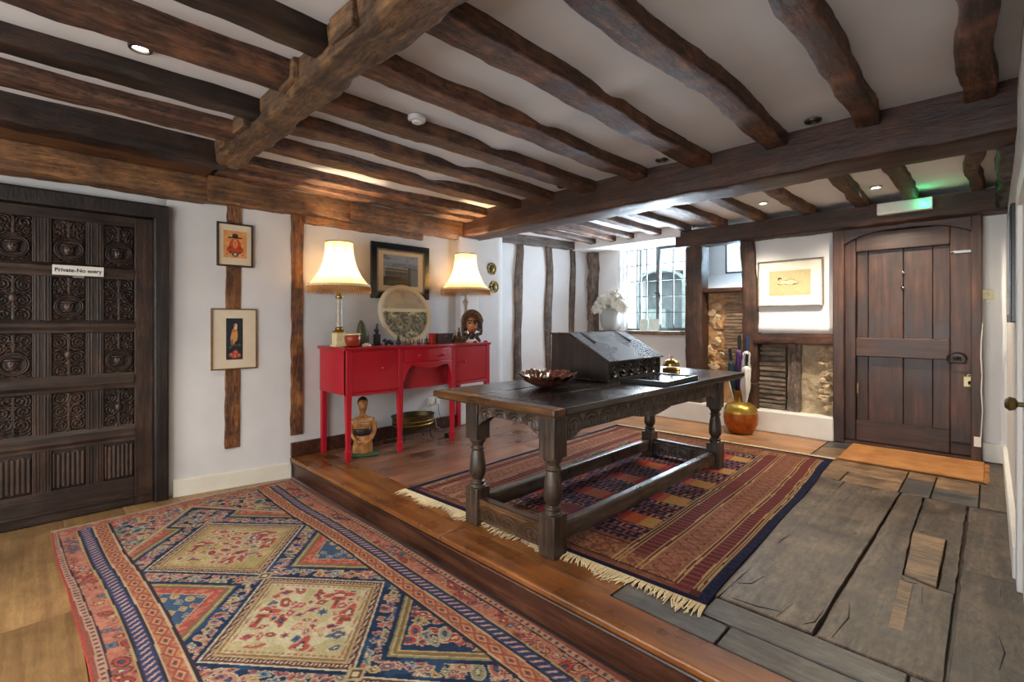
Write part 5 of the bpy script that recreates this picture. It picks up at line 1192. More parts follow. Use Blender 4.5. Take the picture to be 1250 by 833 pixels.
# ================================================================== UNDER THE SIDEBOARD
t = thing('carved_torso', 'carved wooden figure torso with black hair and dark sash on a green base', 'sculpture', (-4.03, 2.13, 0.0), math.radians(-20))
MB().box((-0.085, -0.13, 0), (0.085, 0.13, 0.028)).build('base', 'green_base', t, bevel=0.012, jit=0.006)
m = MB()
body = [((0, 0, 0.026), 0.062, 0.088), ((0, 0, 0.08), 0.062, 0.088), ((0.004, 0, 0.13), 0.060, 0.080), ((0.004, 0, 0.18), 0.050, 0.064), ((0, 0, 0.23), 0.052, 0.070), ((0, 0, 0.28), 0.058, 0.086), ((0, 0, 0.315), 0.054, 0.096), ((0, 0, 0.34), 0.042, 0.080), ((0, 0, 0.355), 0.030, 0.040), ((0.003, 0, 0.37), 0.026, 0.027), ((0.006, 0, 0.395), 0.026, 0.026), ((0.01, 0, 0.41), 0.034, 0.032), ((0.014, 0, 0.43), 0.044, 0.038), ((0.012, 0, 0.46), 0.048, 0.042), ((0.006, 0, 0.49), 0.044, 0.040), ((0, 0, 0.512), 0.028, 0.026), ((0, 0, 0.52), 0.006, 0.006)]
m.loft([(c, a, b, 0) for c, a, b in body], 24)
for s_2 in (-1, 1):
    m.tube([(0, 0.080*s_2, 0.32), (-0.004, 0.100*s_2, 0.29), (-0.006, 0.102*s_2, 0.23), (0.004, 0.094*s_2, 0.19), (0.040, 0.070*s_2, 0.155), (0.062, 0.025*s_2, 0.12)], [0.030, 0.030, 0.024, 0.020, 0.017, 0.016], 12)
    m.ball((0.004, 0.040*s_2, 0.455), 0.011, sc=(0.8, 0.5, 1.3))
m.tube([(0.055, 0, 0.47), (0.064, 0, 0.447)], [0.005, 0.010]); m.ball((0.054, 0, 0.428), 0.012, sc=(0.5, 1.3, 0.4))
o = m.build('body', 'fig_wood', t, smooth='full'); rm = o.modifiers.new('r', 'REMESH'); rm.mode = 'VOXEL'; rm.voxel_size = 0.005; rm.use_smooth_shade = True
m = MB(); m.loft([((-0.006, 0, 0.465), 0.047, 0.047, 0), ((-0.006, 0, 0.49), 0.048, 0.046, 0), ((-0.006, 0, 0.515), 0.036, 0.034, 0), ((-0.006, 0, 0.53), 0.008, 0.008, 0)], 20); m.build('hair', 'hair', t, smooth='full')
m = MB()
for s_2 in (-1, 1): m.ball((0.053, 0.016*s_2, 0.462), 0.007, 8, 6, (0.5, 1, 0.6))
m.build('eyes', 'black_stone', t)
m = MB(); m.lathe([(1, 0), (1, 0.035)], n=4)
m = MB(); m.loft([((0.004, 0, 0.185), 0.052, 0.067, 0), ((0.004, 0, 0.20), 0.057, 0.074, 0), ((0.0, 0, 0.235), 0.058, 0.078, 0), ((0.0, 0, 0.25), 0.054, 0.074, 0)], 24); m.build('sash', 'black_stone', t, smooth='full')
m = MB()
for r in range(4):
    for i in range(11): a = -1.1+2.2*i/10; rr = 0.052+0.0*r; m.ball((0.058*math.cos(a)*(1-0.06*(3-r)), 0.085*math.sin(a)*(1-0.12*(3-r)), 0.27+0.022*r-0.02*math.cos(a)), 0.006, 6, 4)
m.build('beads', 'shell', t, smooth=True)

t = thing('brass_basin', 'oval brass basin in a black wire stand under the red sideboard', 'basin', (-4.20, 2.78, 0.0), PI/2)
MB().lathe([(0.0, 0.105), (0.15, 0.11), (0.20, 0.13), (0.225, 0.18), (0.228, 0.245), (0.238, 0.25), (0.238, 0.258), (0.222, 0.258), (0.218, 0.18), (0.19, 0.14), (0.0, 0.125)], n=48, sy=0.72).build('bowl', 'basin', t, smooth=True)
m = MB(); m.lathe([(0.229, 0.20), (0.234, 0.205), (0.229, 0.21)], n=48, sy=0.72); m.lathe([(0.226, 0.165), (0.231, 0.17), (0.227, 0.175)], n=48, sy=0.72); m.build('raised_band', 'brass', t, smooth=True)
m = MB(); pts = [(0.19*math.cos(2*PI*i/30), 0.137*math.sin(2*PI*i/30), 0.108) for i in range(31)]; m.tube(pts, 0.005)
for a in (0.6, 2.5, 3.8, 5.6):
    x, y = 0.19*math.cos(a), 0.137*math.sin(a); m.tube([(x, y, 0.108), (x*1.12, y*1.12, 0.16), (x*1.2, y*1.2, 0.14)], 0.004); m.tube([(x, y, 0.108), (x*1.05, y*1.05, 0.02), (x*1.2, y*1.2, 0.0)], 0.005)
m.build('wire_stand', 'iron', t)
sk_ = thing('wall_socket', 'white double wall socket with two plugs above the brass basin', 'socket', (-4.435, 3.20, 0.325))
MB().box((0, -0.075, -0.045), (0.012, 0.075, 0.045)).build('plate', 'white_plastic', sk_, bevel=0.003)
for dy in (-0.035, 0.04):
    pg = MB().box((0.012, dy-0.024, -0.03), (0.045, dy+0.024, 0.03)).build('plug', 'white_plastic', sk_, bevel=0.008)
    MB().tube([(0.03, dy, -0.03), (0.035, dy+0.01, -0.12), (0.05, dy+0.03, -0.22), (0.03, dy+0.06, -0.30), (0.06, dy+0.1, -0.318)], 0.003, 6).build('cable', 'white_plastic' if dy < 0 else 'black', sk_)
t = thing('plug_adaptor', 'black plug adaptor lying on the boards behind the sideboard leg', 'adaptor', (-4.02, 3.10, 0.0))
MB().box((-0.03, -0.04, 0), (0.03, 0.04, 0.045)).build('body', 'black', t, bevel=0.006); MB().box((-0.031, -0.01, 0.01), (-0.02, 0.01, 0.03)).build('socket_face', 'white_plastic', t)

# ================================================================== PICTURES
def picture(name, label, x, yc, zc, w, h, fw, frame, mount, mw, fn, depth=0.022, axis='x', rx=0, res=0.0022, cat='picture', glass=False):
    t = thing(name, label, cat, (x, yc, zc) if axis == 'x' else (yc, x, zc), 0 if axis == 'x' else -PI/2)
    t.rotation_euler = (rx, 0, 0) if axis == 'x' else (0, 0, -PI/2)
    W2, H2 = w/2, h/2
    for a, b in (((0, -W2, -H2), (depth, W2, -H2+fw)), ((0, -W2, H2-fw), (depth, W2, H2)), ((0, -W2, -H2+fw), (depth, -W2+fw, H2-fw)), ((0, W2-fw, -H2+fw), (depth, W2, H2-fw))):
        MB().box(a, b).build('frame_side', frame, t, bevel=min(0.003, fw*0.3))
    MB().box((0, -W2+fw*0.9, -H2+fw*0.9), (depth*0.5, W2-fw*0.9, H2-fw*0.9)).build('mount', mount, t)
    pw, ph = (mw[0], mw[1]) ; dy, dz = (mw[2], mw[3]) if len(mw) > 2 else (0, 0)
    nu, nv = int(pw/res), int(ph/res); U, V = np.meshgrid(np.linspace(0, 1, nu+1), np.linspace(0, 1, nv+1))
    p = fn(U, V)
    gridmesh('print', nu, nv, np.stack([np.full_like(U, depth*0.5+0.0012), dy+(U-0.5)*pw, dz+(V-0.5)*ph], -1), 'print', t, col=p.c)
    return t
def pr_hat(U, V):
    p = Paint(U, V, 'c98a4e'); n = fbm(U*8, V*8, 3, 3); p.on(n > 0.55, 'd39a5e')
    for i in range(5): p.ell(0.15+0.17*i, 0.12+0.05*(i % 2), 0.05, 0.03, 'b5502a')
    p.ell(0.5, 0.42, 0.26, 0.30, 'b8461f'); p.ell(0.5, 0.30, 0.36, 0.17, 'a93c1b'); p.ell(0.5, 0.52, 0.10, 0.17, 'cf8a54'); p.rect(0.46, 0.35, 0.54, 0.6, 'c96a35')
    p.ell(0.28, 0.38, 0.05, 0.05, '7a2b16'); p.ell(0.72, 0.38, 0.05, 0.05, '7a2b16')
    p.rect(0.2, 0.72, 0.8, 0.765, '1d1512'); p.rect(0.37, 0.76, 0.63, 0.86, '1d1512'); p.ell(0.5, 0.85, 0.11, 0.05, '2b1d16'); p.ell(0.46, 0.60, 0.012, 0.015, '1d1512'); p.ell(0.54, 0.60, 0.012, 0.015, '1d1512')
    p.ell(0.5, 0.13, 0.14, 0.09, '2b3326'); p.ell(0.5, 0.13, 0.07, 0.05, 'a8a98c'); p.ell(0.3, 0.2, 0.05, 0.03, '3a3326'); p.ell(0.7, 0.2, 0.05, 0.03, '3a3326')
    return p
def pr_parrot(U, V):
    p = Paint(U, V, '141c24'); n = fbm(U*10, V*20, 5, 3); p.on(n > 0.55, '1b2630')
    p.line([(0.15, 0.28), (0.5, 0.36), (0.85, 0.33)], 0.02, '4b3a26'); p.line([(0.55, 0.36), (0.6, 0.2), (0.5, 0.05)], 0.018, '4b3a26')
    p.ell(0.50, 0.60, 0.20, 0.17, 'b06a2c', 0.2); p.ell(0.42, 0.52, 0.17, 0.14, 'b98a58', 0.5); p.ell(0.57, 0.80, 0.10, 0.075, 'cdbf9e'); p.ell(0.50, 0.83, 0.07, 0.035, 'c05a2a'); p.ell(0.68, 0.79, 0.03, 0.02, '2a2018')
    p.ell(0.6, 0.58, 0.07, 0.13, 'd08a3a', 0.1); p.ell(0.35, 0.42, 0.08, 0.08, '8a5a36', 0.7); p.line([(0.5, 0.45), (0.48, 0.37)], 0.012, 'c9a06a')
    for x, y, r in ((0.3, 0.12, 0.1), (0.55, 0.17, 0.12), (0.75, 0.1, 0.1), (0.5, 0.08, 0.13)): p.ell(x, y, r*1.3, r*0.5, 'a84a34'); p.ell(x+0.02, y+0.01, r*0.5, r*0.2, 'c9815c')
    p.rect(0, 0, 1, 0.035, '3d2620'); p.ell(0.25, 0.3, 0.06, 0.025, '4d5a3a'); p.ell(0.8, 0.36, 0.07, 0.025, '4d5a3a')
    return p
def pr_house(U, V):
    p = Paint(U, V, '5d6f86'); n = fbm(U*6, V*9, 7, 4); p.on(n > 0.5, '72849a'); p.on((V > 0.75) & (n > 0.45), '8595a8')
    p.on((V < 0.58) & (U > 0.1), '3e4650'); p.rect(0.05, 0.30, 0.72, 0.55, '474d52'); p.line([(0.0, 0.60), (0.72, 0.56)], 0.012, '9aa0a2'); p.line([(0.0, 0.50), (0.7, 0.47)], 0.008, '8a9094')
    for i in range(8): p.rect(0.06+i*0.08, 0.37, 0.10+i*0.08, 0.45, '22282d')
    p.rect(0.70, 0.25, 0.78, 0.62, '2b3036'); p.on(V < 0.25-0.1*U+0.05*n, '23271f'); p.on((V < 0.18) & (n > 0.5), '30382c'); p.rect(0.0, 0.24, 0.5, 0.29, '1d2122'); p.on((U > 0.78) & (V < 0.55), '5f7080')
    return p
def pr_sketch(U, V):
    p = Paint(U, V, 'b3a67c'); n = fbm(U*30, V*20, 9, 3); p.on(n > 0.56, 'ada076')
    ink = '3a3226'
    p.line([(0.22, 0.63), (0.30, 0.58), (0.40, 0.60), (0.50, 0.66), (0.60, 0.62), (0.68, 0.55), (0.72, 0.50)], 0.006, ink)
    p.line([(0.20, 0.48), (0.28, 0.42), (0.36, 0.46), (0.44, 0.43), (0.56, 0.41), (0.66, 0.42), (0.72, 0.47)], 0.006, ink)
    p.on(((U-0.45)/0.24)**2+((V-0.52)/0.075)**2 < 1, 'c9bf9a'); p.ell(0.27, 0.66, 0.05, 0.055, '5b4a38'); p.ell(0.28, 0.63, 0.03, 0.04, 'c3b48e'); p.ell(0.26, 0.69, 0.05, 0.035, '3a2c20')
    p.line([(0.28, 0.58), (0.25, 0.50), (0.22, 0.47), (0.32, 0.45)], 0.006, ink); p.line([(0.38, 0.57), (0.45, 0.60), (0.52, 0.56)], 0.005, ink)
    p.line([(0.50, 0.50), (0.60, 0.52), (0.68, 0.47), (0.58, 0.43)], 0.006, ink); p.ell(0.62, 0.45, 0.05, 0.02, '5b4c38'); p.line([(0.36, 0.47), (0.44, 0.44)], 0.01, ink); p.line([(0.7, 0.5), (0.83, 0.52)], 0.003, '7b6f50')
    return p
picture('small_picture', 'small dark-framed print of a black-hatted orange figure, hanging above the bird print', -4.488, 1.214, 1.848, 0.272, 0.362, 0.014, 'frame_dark', 'mount', (0.175, 0.225, 0, 0.005), pr_hat)
picture('bird_picture', 'gilt-framed print of a bird on dark ground, on the stud below the smaller print', -4.488, 1.209, 1.063, 0.345, 0.508, 0.011, 'gilt', 'mount', (0.125, 0.345, 0, 0.0), pr_parrot)
t = picture('landscape_picture', 'large black-framed dusky house picture on the lamp-lit wall behind the plate', -4.428, 2.77, 1.735, 0.70, 0.575, 0.062, 'frame_blue', 'mount', (0.42, 0.32, 0, 0.01), pr_house, 0.03)
m = MB()
for a, b in (((0.016, -0.29, -0.226), (0.026, 0.29, -0.206)), ((0.016, -0.29, 0.206), (0.026, 0.29, 0.226)), ((0.016, -0.29, -0.226), (0.026, -0.27, 0.226)), ((0.016, 0.27, -0.226), (0.026, 0.29, 0.226))): m.box(a, b)
m.build('inner_slip', 'frame_silver', t, bevel=0.002)
picture('sketch_picture', 'pale framed sketch of a reclining figure above the lath panel, beside the far door', 5.785, -1.537, 1.628, 0.635, 0.50, 0.012, 'frame_silver', 'mount_white', (0.40, 0.27, 0.0, 0.0), pr_sketch, 0.03, 'y')
t = thing('wall_mirror', 'black-framed glazed panel hung on the right wall, seen edge on', 'mirror', (0.094, 3.68, 1.485))
MB().box((-0.03, -0.38, -0.285), (0.0, 0.38, 0.285)).build('frame', 'frame_blue', t, bevel=0.006)
MB().box((-0.032, -0.33, -0.245), (-0.028, 0.33, 0.245)).build('glazing', 'mirror_glass', t)
t = thing('thermostat', 'small cream control box on the wall right of the far door', 'thermostat', (-0.022, 5.845, 1.44))
MB().box((-0.038, -0.025, -0.042), (0.038, 0, 0.042)).build('box', 'cream_plastic', t, bevel=0.004)
MB().ball((0, -0.026, 0.005), 0.014, sc=(1, 0.4, 1)).build('dial', 'white_plastic', t)
MB().tube([(-0.01, -0.01, -0.04), (-0.012, -0.012, -0.07), (0.015, -0.012, -0.075), (0.02, -0.012, -0.06)], 0.003, 6).build('wire', 'white_plastic', t)
for z, y, lab in ((1.875, 4.10, 'upper of two round brass discs on the pier beside the right lamp'), (1.648, 4.14, 'lower of two round brass discs on the pier beside the right lamp')):
    t = thing('brass_disc', lab, 'ornament', (-4.448, y, z))
    MB().lathe([(0.0, 0.0), (0.072, 0.004), (0.078, 0.012), (0.066, 0.016), (0.05, 0.010), (0.03, 0.02), (0.0, 0.026)], n=28, ax=0).build('disc', 'brass_dark', t, smooth=True)
    m = MB()
    for k in range(8): a = 2*PI*k/8; m.ball((0.016, 0.058*math.cos(a), 0.058*math.sin(a)), 0.008, 8, 6)
    m.build('studs', 'brass', t, smooth=True)

# ================================================================== VASE AND UMBRELLAS
t = thing('brass_vase', 'round orange copper and brass vase holding umbrellas by the far oak post', 'vase', (-1.935, 5.47, 0.0))
MB().lathe([(0.09, 0.0), (0.12, 0.01), (0.165, 0.10), (0.175, 0.17), (0.170, 0.225)], n=40).build('body', 'copper', t, smooth=True)
MB().lathe([(0.170, 0.222), (0.168, 0.255), (0.145, 0.30), (0.10, 0.328), (0.072, 0.335), (0.070, 0.345)], n=40).build('shoulder', 'gold_rim', t, smooth=True)
MB().lathe([(0.066, 0.335), (0.064, 0.35), (0.066, 0.45), (0.075, 0.468), (0.070, 0.470), (0.058, 0.45), (0.056, 0.34), (0.056, 0.30)], n=32).build('neck', 'brass', t, smooth=True)
def umbrella(label, x0, y0, x1, y1, z1, cloth, seed, rr=0.03, hook=False, handle='black'):
    t = thing('umbrella', label, 'umbrella', (-1.935, 5.47, 0.03))
    a = Vector((x0, y0, 0.0)); b = Vector((x1, y1, z1-0.03)); 
    P_ = lambda q: a.lerp(b, q)
    m = MB(); n = 20; secs = 16; vs = []; fs = []
    for j in range(secs+1):
        q = 0.35+0.50*j/secs; c = P_(q); r = rr*(0.35+0.65*math.sin(min(1, j/secs*1.15)*PI*0.75)) if j < secs else 0.010
        for i in range(n):
            an = 2*PI*i/n; f = 1+0.28*math.cos(an*6+j*0.35+seed); vs.append((c.x+r*f*math.cos(an), c.y+r*f*math.sin(an), c.z))
    for j in range(secs):
        for i in range(n): k = (i+1) % n; fs.append((j*n+i, j*n+k, (j+1)*n+k, (j+1)*n+i))
    m.add(vs, fs+[tuple(range(n)), tuple(secs*n+i for i in range(n))]); m.build('canopy', cloth, t, smooth='full')
    MB().tube([P_(0), P_(0.86)], 0.005, 8).build('shaft', 'chrome', t)
    if hook:
        e = P_(0.99); MB().tube([P_(0.85), P_(0.95), e, e+Vector((0.015, 0, 0.03)), e+Vector((0.045, 0, 0.03)), e+Vector((0.055, 0, 0.0))], 0.009, 8).build('handle', handle, t, smooth=True)
    else: MB().tube([P_(0.85), P_(0.9), P_(1.0)], [0.012, 0.015, 0.017], 10).build('handle', handle, t, smooth=True)
    return t
umbrella('closed purple umbrella with black handle, middle of the brass vase', 0.0, 0.0, -0.015, 0.0, 1.06, 'purple', 1, 0.036)
umbrella('closed black and teal umbrella, left in the brass vase', -0.02, 0.0, -0.115, 0.0, 0.91, 'teal', 2, 0.034)
M['stripes'] = None
def stripemat():
    m, nt, p = newmat('swirl_striped_nylon'); v, oi, raw = coords(nt, (40, 40, 14), False)
    w = ND(nt, 'ShaderNodeTexWave'); w.inputs['Scale'].default_value = 0.8; w.inputs['Distortion'].default_value = 6; nt.links.new(v, w.inputs['Vector'])
    r = ramp(nt, w.outputs[0], [(0.35, '15151c'), (0.42, 'dededa')]); nt.links.new(r.outputs[0], p.inputs['Base Color']); p.inputs['Roughness'].default_value = 0.6; return m
M['stripes'] = stripemat()
umbrella('closed black and white swirl umbrella with blue handle, right in the brass vase', 0.02, 0.0, 0.075, -0.01, 1.05, 'stripes', 3, 0.045, handle='blue')
umbrella('closed plain white umbrella leaning forward in the brass vase', 0.03, -0.02, 0.085, -0.05, 0.86, 'white_cloth', 4, 0.045)
t = thing('walking_stick', 'thin pale walking stick with a round knob, far left in the brass vase', 'stick', (-1.935, 5.47, 0.03))
MB().tube([(-0.02, -0.02, 0), (-0.05, -0.03, 0.30), (-0.12, -0.06, 0.60)], 0.006, 8).build('shaft', 'white_plastic', t)
MB().ball((-0.122, -0.06, 0.615), 0.018).build('knob', 'chrome', t, smooth=True)

# ================================================================== WINDOW SILL THINGS
VS = 1.092
t = thing('flower_vase', 'cut glass vase full of white flowers in the window corner', 'vase', (-3.88, 5.90, VS))
MB().lathe([(0.09, 0), (0.10, 0.01), (0.13, 0.05), (0.15, 0.14), (0.15, 0.22), (0.14, 0.28), (0.155, 0.31), (0.148, 0.31), (0.132, 0.28), (0.14, 0.22), (0.14, 0.14), (0.12, 0.05), (0.0, 0.02)], n=36).build('vase_body', 'vase_glass', t, smooth=True)
fl = thing('white_flowers', 'mass of white blossom filling the glass vase in the window corner', 'flowers', (-3.88, 5.90, VS+0.03))
rnd = random.Random(11); first = None; stems = MB(); heads = []
for i in range(62):
    th = rnd.uniform(0, 2*PI); ph = rnd.uniform(0, 1); r = 0.25*math.sqrt(ph)
    x, y = r*math.cos(th)*1.05, r*math.sin(th)*0.42-0.02; z = 0.24+0.32*(1-(r/0.27)**2)*rnd.uniform(0.35, 1.1)+rnd.uniform(-0.03, 0.04)
    heads.append((x, y, z)); stems.tube([(x*0.1, y*0.1, 0.0), (x*0.3, y*0.4, 0.2), (x*0.55, y*0.6, 0.34), (x, y, z)], 0.0035, 5)
for i, (x, y, z) in enumerate(heads):
    if first is None:
        m = MB()
        for k in range(26):
            g = k+0.5; pz = 1-2*g/26; rr = math.sqrt(1-pz*pz); an = 2.39996*k; c = Vector((rr*math.cos(an), rr*math.sin(an), pz)); u = c.cross(Vector((0.2, 0.3, 1))).normalized(); w = c.cross(u)
            b = c*0.020; tp = c*0.056; m.add([b, b+(u*0.016+c*0.018), tp+u*0.010, tp+c*0.004, tp-u*0.010, b-(u*0.016-c*0.018)], [(0, 1, 2, 3), (0, 3, 4, 5)])
        m.ball((0, 0, 0), 0.022, 8, 6); first = m.build('blossom', 'petal', fl); o = first
    else: o = first.copy(); C.objects.link(o)
    o.location = (x, y, z); o.rotation_euler = (i, i*1.7, i*0.6); s_2 = 0.75+0.5*rnd.random(); o.scale = (s_2, s_2, s_2)
so = stems.build('stems', 'stem', fl); so['kind'] = 'stuff'
for k, (x, rz, lab) in enumerate(((-3.36, 0.35, 'pale green folded card standing left on the oak window sill'), (-3.21, 0.25, 'pale folded card standing right, nearer the casement, on the window sill'))):
    t = thing('greeting_card', lab, 'card', (x, 5.93, VS-0.002), rz)
    for sgn in (-1, 1):
        MB().add([(-0.055, 0.05*sgn, 0), (0.055, 0.05*sgn, 0), (0.055, 0.002*sgn, 0.155), (-0.055, 0.002*sgn, 0.155), (-0.055, 0.05*sgn+0.002, 0), (0.055, 0.05*sgn+0.002, 0), (0.055, 0.002*sgn+0.002, 0.155), (-0.055, 0.002*sgn+0.002, 0.155)], [(0, 1, 2, 3), (4, 7, 6, 5), (0, 4, 5, 1), (1, 5, 6, 2), (2, 6, 7, 3), (3, 7, 4, 0)]).build('leaf', 'card', t)
t = thing('doormat', 'orange-brown coir doormat lying before the far oak door', 'doormat', (-0.50, 5.37, 0.0))
MB().box((-0.46, -0.36, 0.0), (0.46, 0.34, 0.018)).build('mat', 'coir', t, bevel=0.006, jit=0.004)
m = MB(); r_ = random.Random(3)
for i in range(60): y = -0.36+0.7*i/60; m.tube([(0.455, y, 0.008), (0.475+r_.random()*0.02, y+r_.uniform(-0.01, 0.01), 0.003)], 0.003, 4)
m.build('frayed_edge', 'coir', t)

# ================================================================== RUGS
# ---- large blue and rose rug on the lower floor
def big_rug():
    x0, x1, y0, y1 = -4.38, -0.30, 0.15, 1.625
    h = 0.0052; nu, nv = int((x1-x0)/h), int((y1-y0)/h)
    X, Y = np.meshgrid(np.linspace(x0, x1, nu+1), np.linspace(y0, y1, nv+1))
    Wx = X+0.010*(fbm(Y*4, X*0.6, 31, 2)-0.5)*2; Wy = Y+0.028*(fbm(X*1.1, Y*0.6, 33, 2)-0.5)*2
    p = Paint(Wx, Wy, '1f3556')
    sal = ['b3604c', 'a8503f', 'c07a5c', 'b06850']; 
    yc = 0.888; hw = (y1-y0)/2
    D = hw-np.abs(Wy-yc)                    # distance from the long edges
    E = Wx-x0                               # distance from the short edge
    n1 = fbm(X*60, Y*60, 3, 2); n2 = fbm(X*9, Y*9, 6, 3)
    # ---- field
    p.on(n2 > 0.55, '1b2f4e'); p.on(n2 < 0.40, '28466a')
    pitch = 1.03; cx0 = -3.30
    K = np.round((Wx-cx0)/pitch); u = Wx-cx0-K*pitch; v = Wy-yc
    # scattered flowers in the navy
    def flowers(mask, cell, seed, cols, dens=0.75, sk=0.5):
        gx = (Wx+Wy*sk)/cell/1.25; gy = Wy/cell*1.25; ix, iy = np.floor(gx), np.floor(gy); a = hsh(ix*57+iy*131, seed); b = hsh(ix*91+iy*37, seed+1)
        lx = gx-ix-0.5-0.15*(a-0.5); ly = gy-iy-0.5-0.15*(b-0.5); sz = 0.26+0.14*b; kind = a
        d = np.where(kind < 0.4, np.abs(lx)+np.abs(ly), np.hypot(lx*(0.8+0.5*a), ly)); on = mask & (hsh(ix*13+iy*71, seed+2) < dens)
        ci = (b*len(cols)).astype(int) % len(cols)
        p.on(on & (d < sz+0.07), 'b8a583')
        for j, c in enumerate(cols): p.on(on & (d < sz+0.02) & (ci == j), c)
        p.on(on & (d < sz*0.5), '2a2c44'); p.on(on & (d < sz*0.36), 'c9b48a')
        for j, c in enumerate(cols): p.on(on & (d < sz*0.18) & (ci == j), c)
    field = (D > 0.30)
    pass
    rq = random.Random(12)
    def motif(cx, cy, r, ang, fill, core, kind, mask=None, line='bda888'):
        i0, i1 = max(0, int((cx-r*2.4-x0)/h)), int((cx+r*2.4-x0)/h)+1; j0, j1 = max(0, int((cy-r*2.4-y0)/h)), int((cy+r*2.4-y0)/h)+1
        sl = (slice(j0, j1), slice(i0, i1)); dx, dy = Wx[sl]-cx, Wy[sl]-cy
        if dx.size == 0: return
        a, b = dx*math.cos(ang)+dy*math.sin(ang), -dx*math.sin(ang)+dy*math.cos(ang); cc = p.c[sl]; mk = mask[sl] if mask is not None else np.ones_like(dx, bool)
        if kind == 0: d = np.hypot(a/1.7, b)                       # leaf
        elif kind == 1: d = np.abs(a)/1.3+np.abs(b)                 # lozenge
        elif kind == 2: th = np.arctan2(b, a); d = np.hypot(a, b)/(0.85+0.2*np.cos(th*6))   # rosette
        elif kind == 3: d = np.minimum(np.hypot(a/2.0, b/0.6), np.hypot(a/0.7, b/1.1))      # winged
        else: d = np.minimum(np.maximum(np.abs(a-0.5*r)/1.6, np.abs(b)/0.45), np.maximum(np.abs(a+0.7*r)/0.5, np.abs(b)/1.1))   # fan
        d = d/r
        for lim, col in ((1.28, line), (1.05, fill), (0.50, '27304a' if kind != 4 else core), (0.36, core)): cc[mk & (d < lim)] = lin(col)
    navycols = ['a85a50', 'b5816c', '9c6f6a', 'b06a5c', '8a8c70', '6d8290', 'b09458', '8c5a68']
    def scatter(n, xa, xb, ya, yb, rmin, rmax, cols, mask, seed, angs=(0.5, -0.4, 1.2), gap=1.7, line='bda888'):
        q = random.Random(seed); pts = []
        for _ in range(n*40):
            x, y, r = q.uniform(xa, xb), q.uniform(ya, yb), q.uniform(rmin, rmax)
            ii, jj = int((x-x0)/h), int((y-y0)/h)
            if not (0 <= ii <= nu and 0 <= jj <= nv) or not mask[jj, ii]: continue
            if any((x-a)**2+(y-b)**2 < (gap*(r+c)*0.62)**2 for a, b, c in pts): continue
            pts.append((x, y, r)); motif(x, y, r, q.choice(angs)+q.uniform(-0.2, 0.2), q.choice(cols), q.choice(['c9b48a', 'b3604c', '3d5878']), q.choice((0, 0, 1, 2, 3, 4)), mask, line)
            if len(pts) >= n: break
    dmed = np.where(K < 0, 9, np.abs(u)/0.50+np.abs(v)/0.43)
    uu0 = np.minimum((Wx-cx0-pitch/2+50*pitch) % pitch, pitch-((Wx-cx0-pitch/2+50*pitch) % pitch)); tri0 = uu0/0.33+((hw-0.30)-np.abs(v))/0.30
    navy = field & (dmed > 1.06) & (tri0 > 1.10) & (E-0.24 > np.abs(v)*1.36)
    scatter(420, x0, x1, y0, y1, 0.013, 0.026, navycols, navy, 3, gap=1.45)
    # side triangles between the medallions
    for sgn in (-1, 1):
        ku = ((Wx-cx0-pitch/2+50*pitch) % pitch); uu = np.minimum(ku, pitch-ku); vv = (hw-0.30)-sgn*v
        tri = uu/0.33+vv/0.30
        m = (vv > 0) & field if sgn > 0 else (vv > 0) & field
        mm = m & (tri < 1.0); tt = tri; late = Wx > -2.35
        p.on(mm, '8d8350'); p.on(mm & (tt < 0.95), 'b9a27a'); p.on(mm & (tt < 0.92), '7f6b45'); p.on(mm & (tt < 0.84), 'a84b3c'); p.on(mm & (tt < 0.80) & (n1 > 0.5), 'c0705a'); p.on(mm & (tt < 0.60), 'b9a27a'); p.on(mm & (tt < 0.57), '3d5878')
        lt_ = mm & late & (tt < 0.84); p.on(lt_, '22395a'); p.on(lt_ & (tt > 0.80), 'b39a62'); scatter(60, -2.35, x1, y0, y1, 0.016, 0.026, ['a84338', 'b4574b', 'b09458', '8f8f7a', '9c3a30'], lt_ & (tt < 0.76), 77, gap=1.35)
        inn = mm & (tt < 0.55) & ~late; flowers(inn, 0.06, 9+sgn, ['b4574b', 'b99a5a', '6c7f8f'], 0.9, 0)
    # medallions
    d = np.abs(u)/0.50+np.abs(v)/0.43
    pal = (K.astype(int) % 3)
    med = field & (K >= 0)
    p.on(med & (d < 1.0), 'c8bda0'); p.on(med & (d < 0.975), '6b4b3c'); dots = (np.floor((u*1.0+v)*55)+np.floor((u-v)*55)) % 2 == 0
    p.on(med & (d < 0.955) & (d > 0.88), '54382f'); p.on(med & (d < 0.94) & (d > 0.895) & (((u+v*0.6)*48 % 1) < 0.5), 'c9a894')
    p.on(med & (d < 0.88), 'b09a6c'); p.on(med & (d < 0.845), '8e6a4a')
    for k, c1, c2 in ((0, 'a9985a', 'b7a56c'), (1, 'b8ab79', 'c6bb92'), (2, '243a5c', '2c4668')):
        g = med & (d < 0.81) & (pal == k); p.on(g, c1); p.on(g & (n2 > 0.5), c2)
    p.on(med & (d < 0.86) & (d > 0.82) & (pal == 2), 'b8562f')
    inn = med & (d < 0.70)
    for k in range(4):
        cxk = cx0+k*pitch; mk = inn & (K == k); cols_ = ['b5584c', 'c27a68', 'a8483e', '5a6a84', 'b98468', 'c0605a'] if k < 2 else ['b5584c', 'b09458', '7d8a92']
        scatter(52, cxk-0.42, cxk+0.42, yc-0.36, yc+0.36, 0.015, 0.027, cols_, mk, 40+k, gap=1.45, line='c9bd96' if k < 2 else '8a7f5a')
        if k < 2:
            for qx, qy, sg in ((-0.17, -0.12, 1), (0.12, 0.16, -1), (0.20, -0.10, -1), (-0.05, 0.20, 1)):
                motif(cxk+qx, yc+qy, 0.038, 0.9*sg, 'b34a3e', 'c9bd96', 3, mk); motif(cxk+qx+0.04, yc+qy-0.03, 0.03, -0.8*sg, 'b34a3e', '6b4b3c', 4, mk)
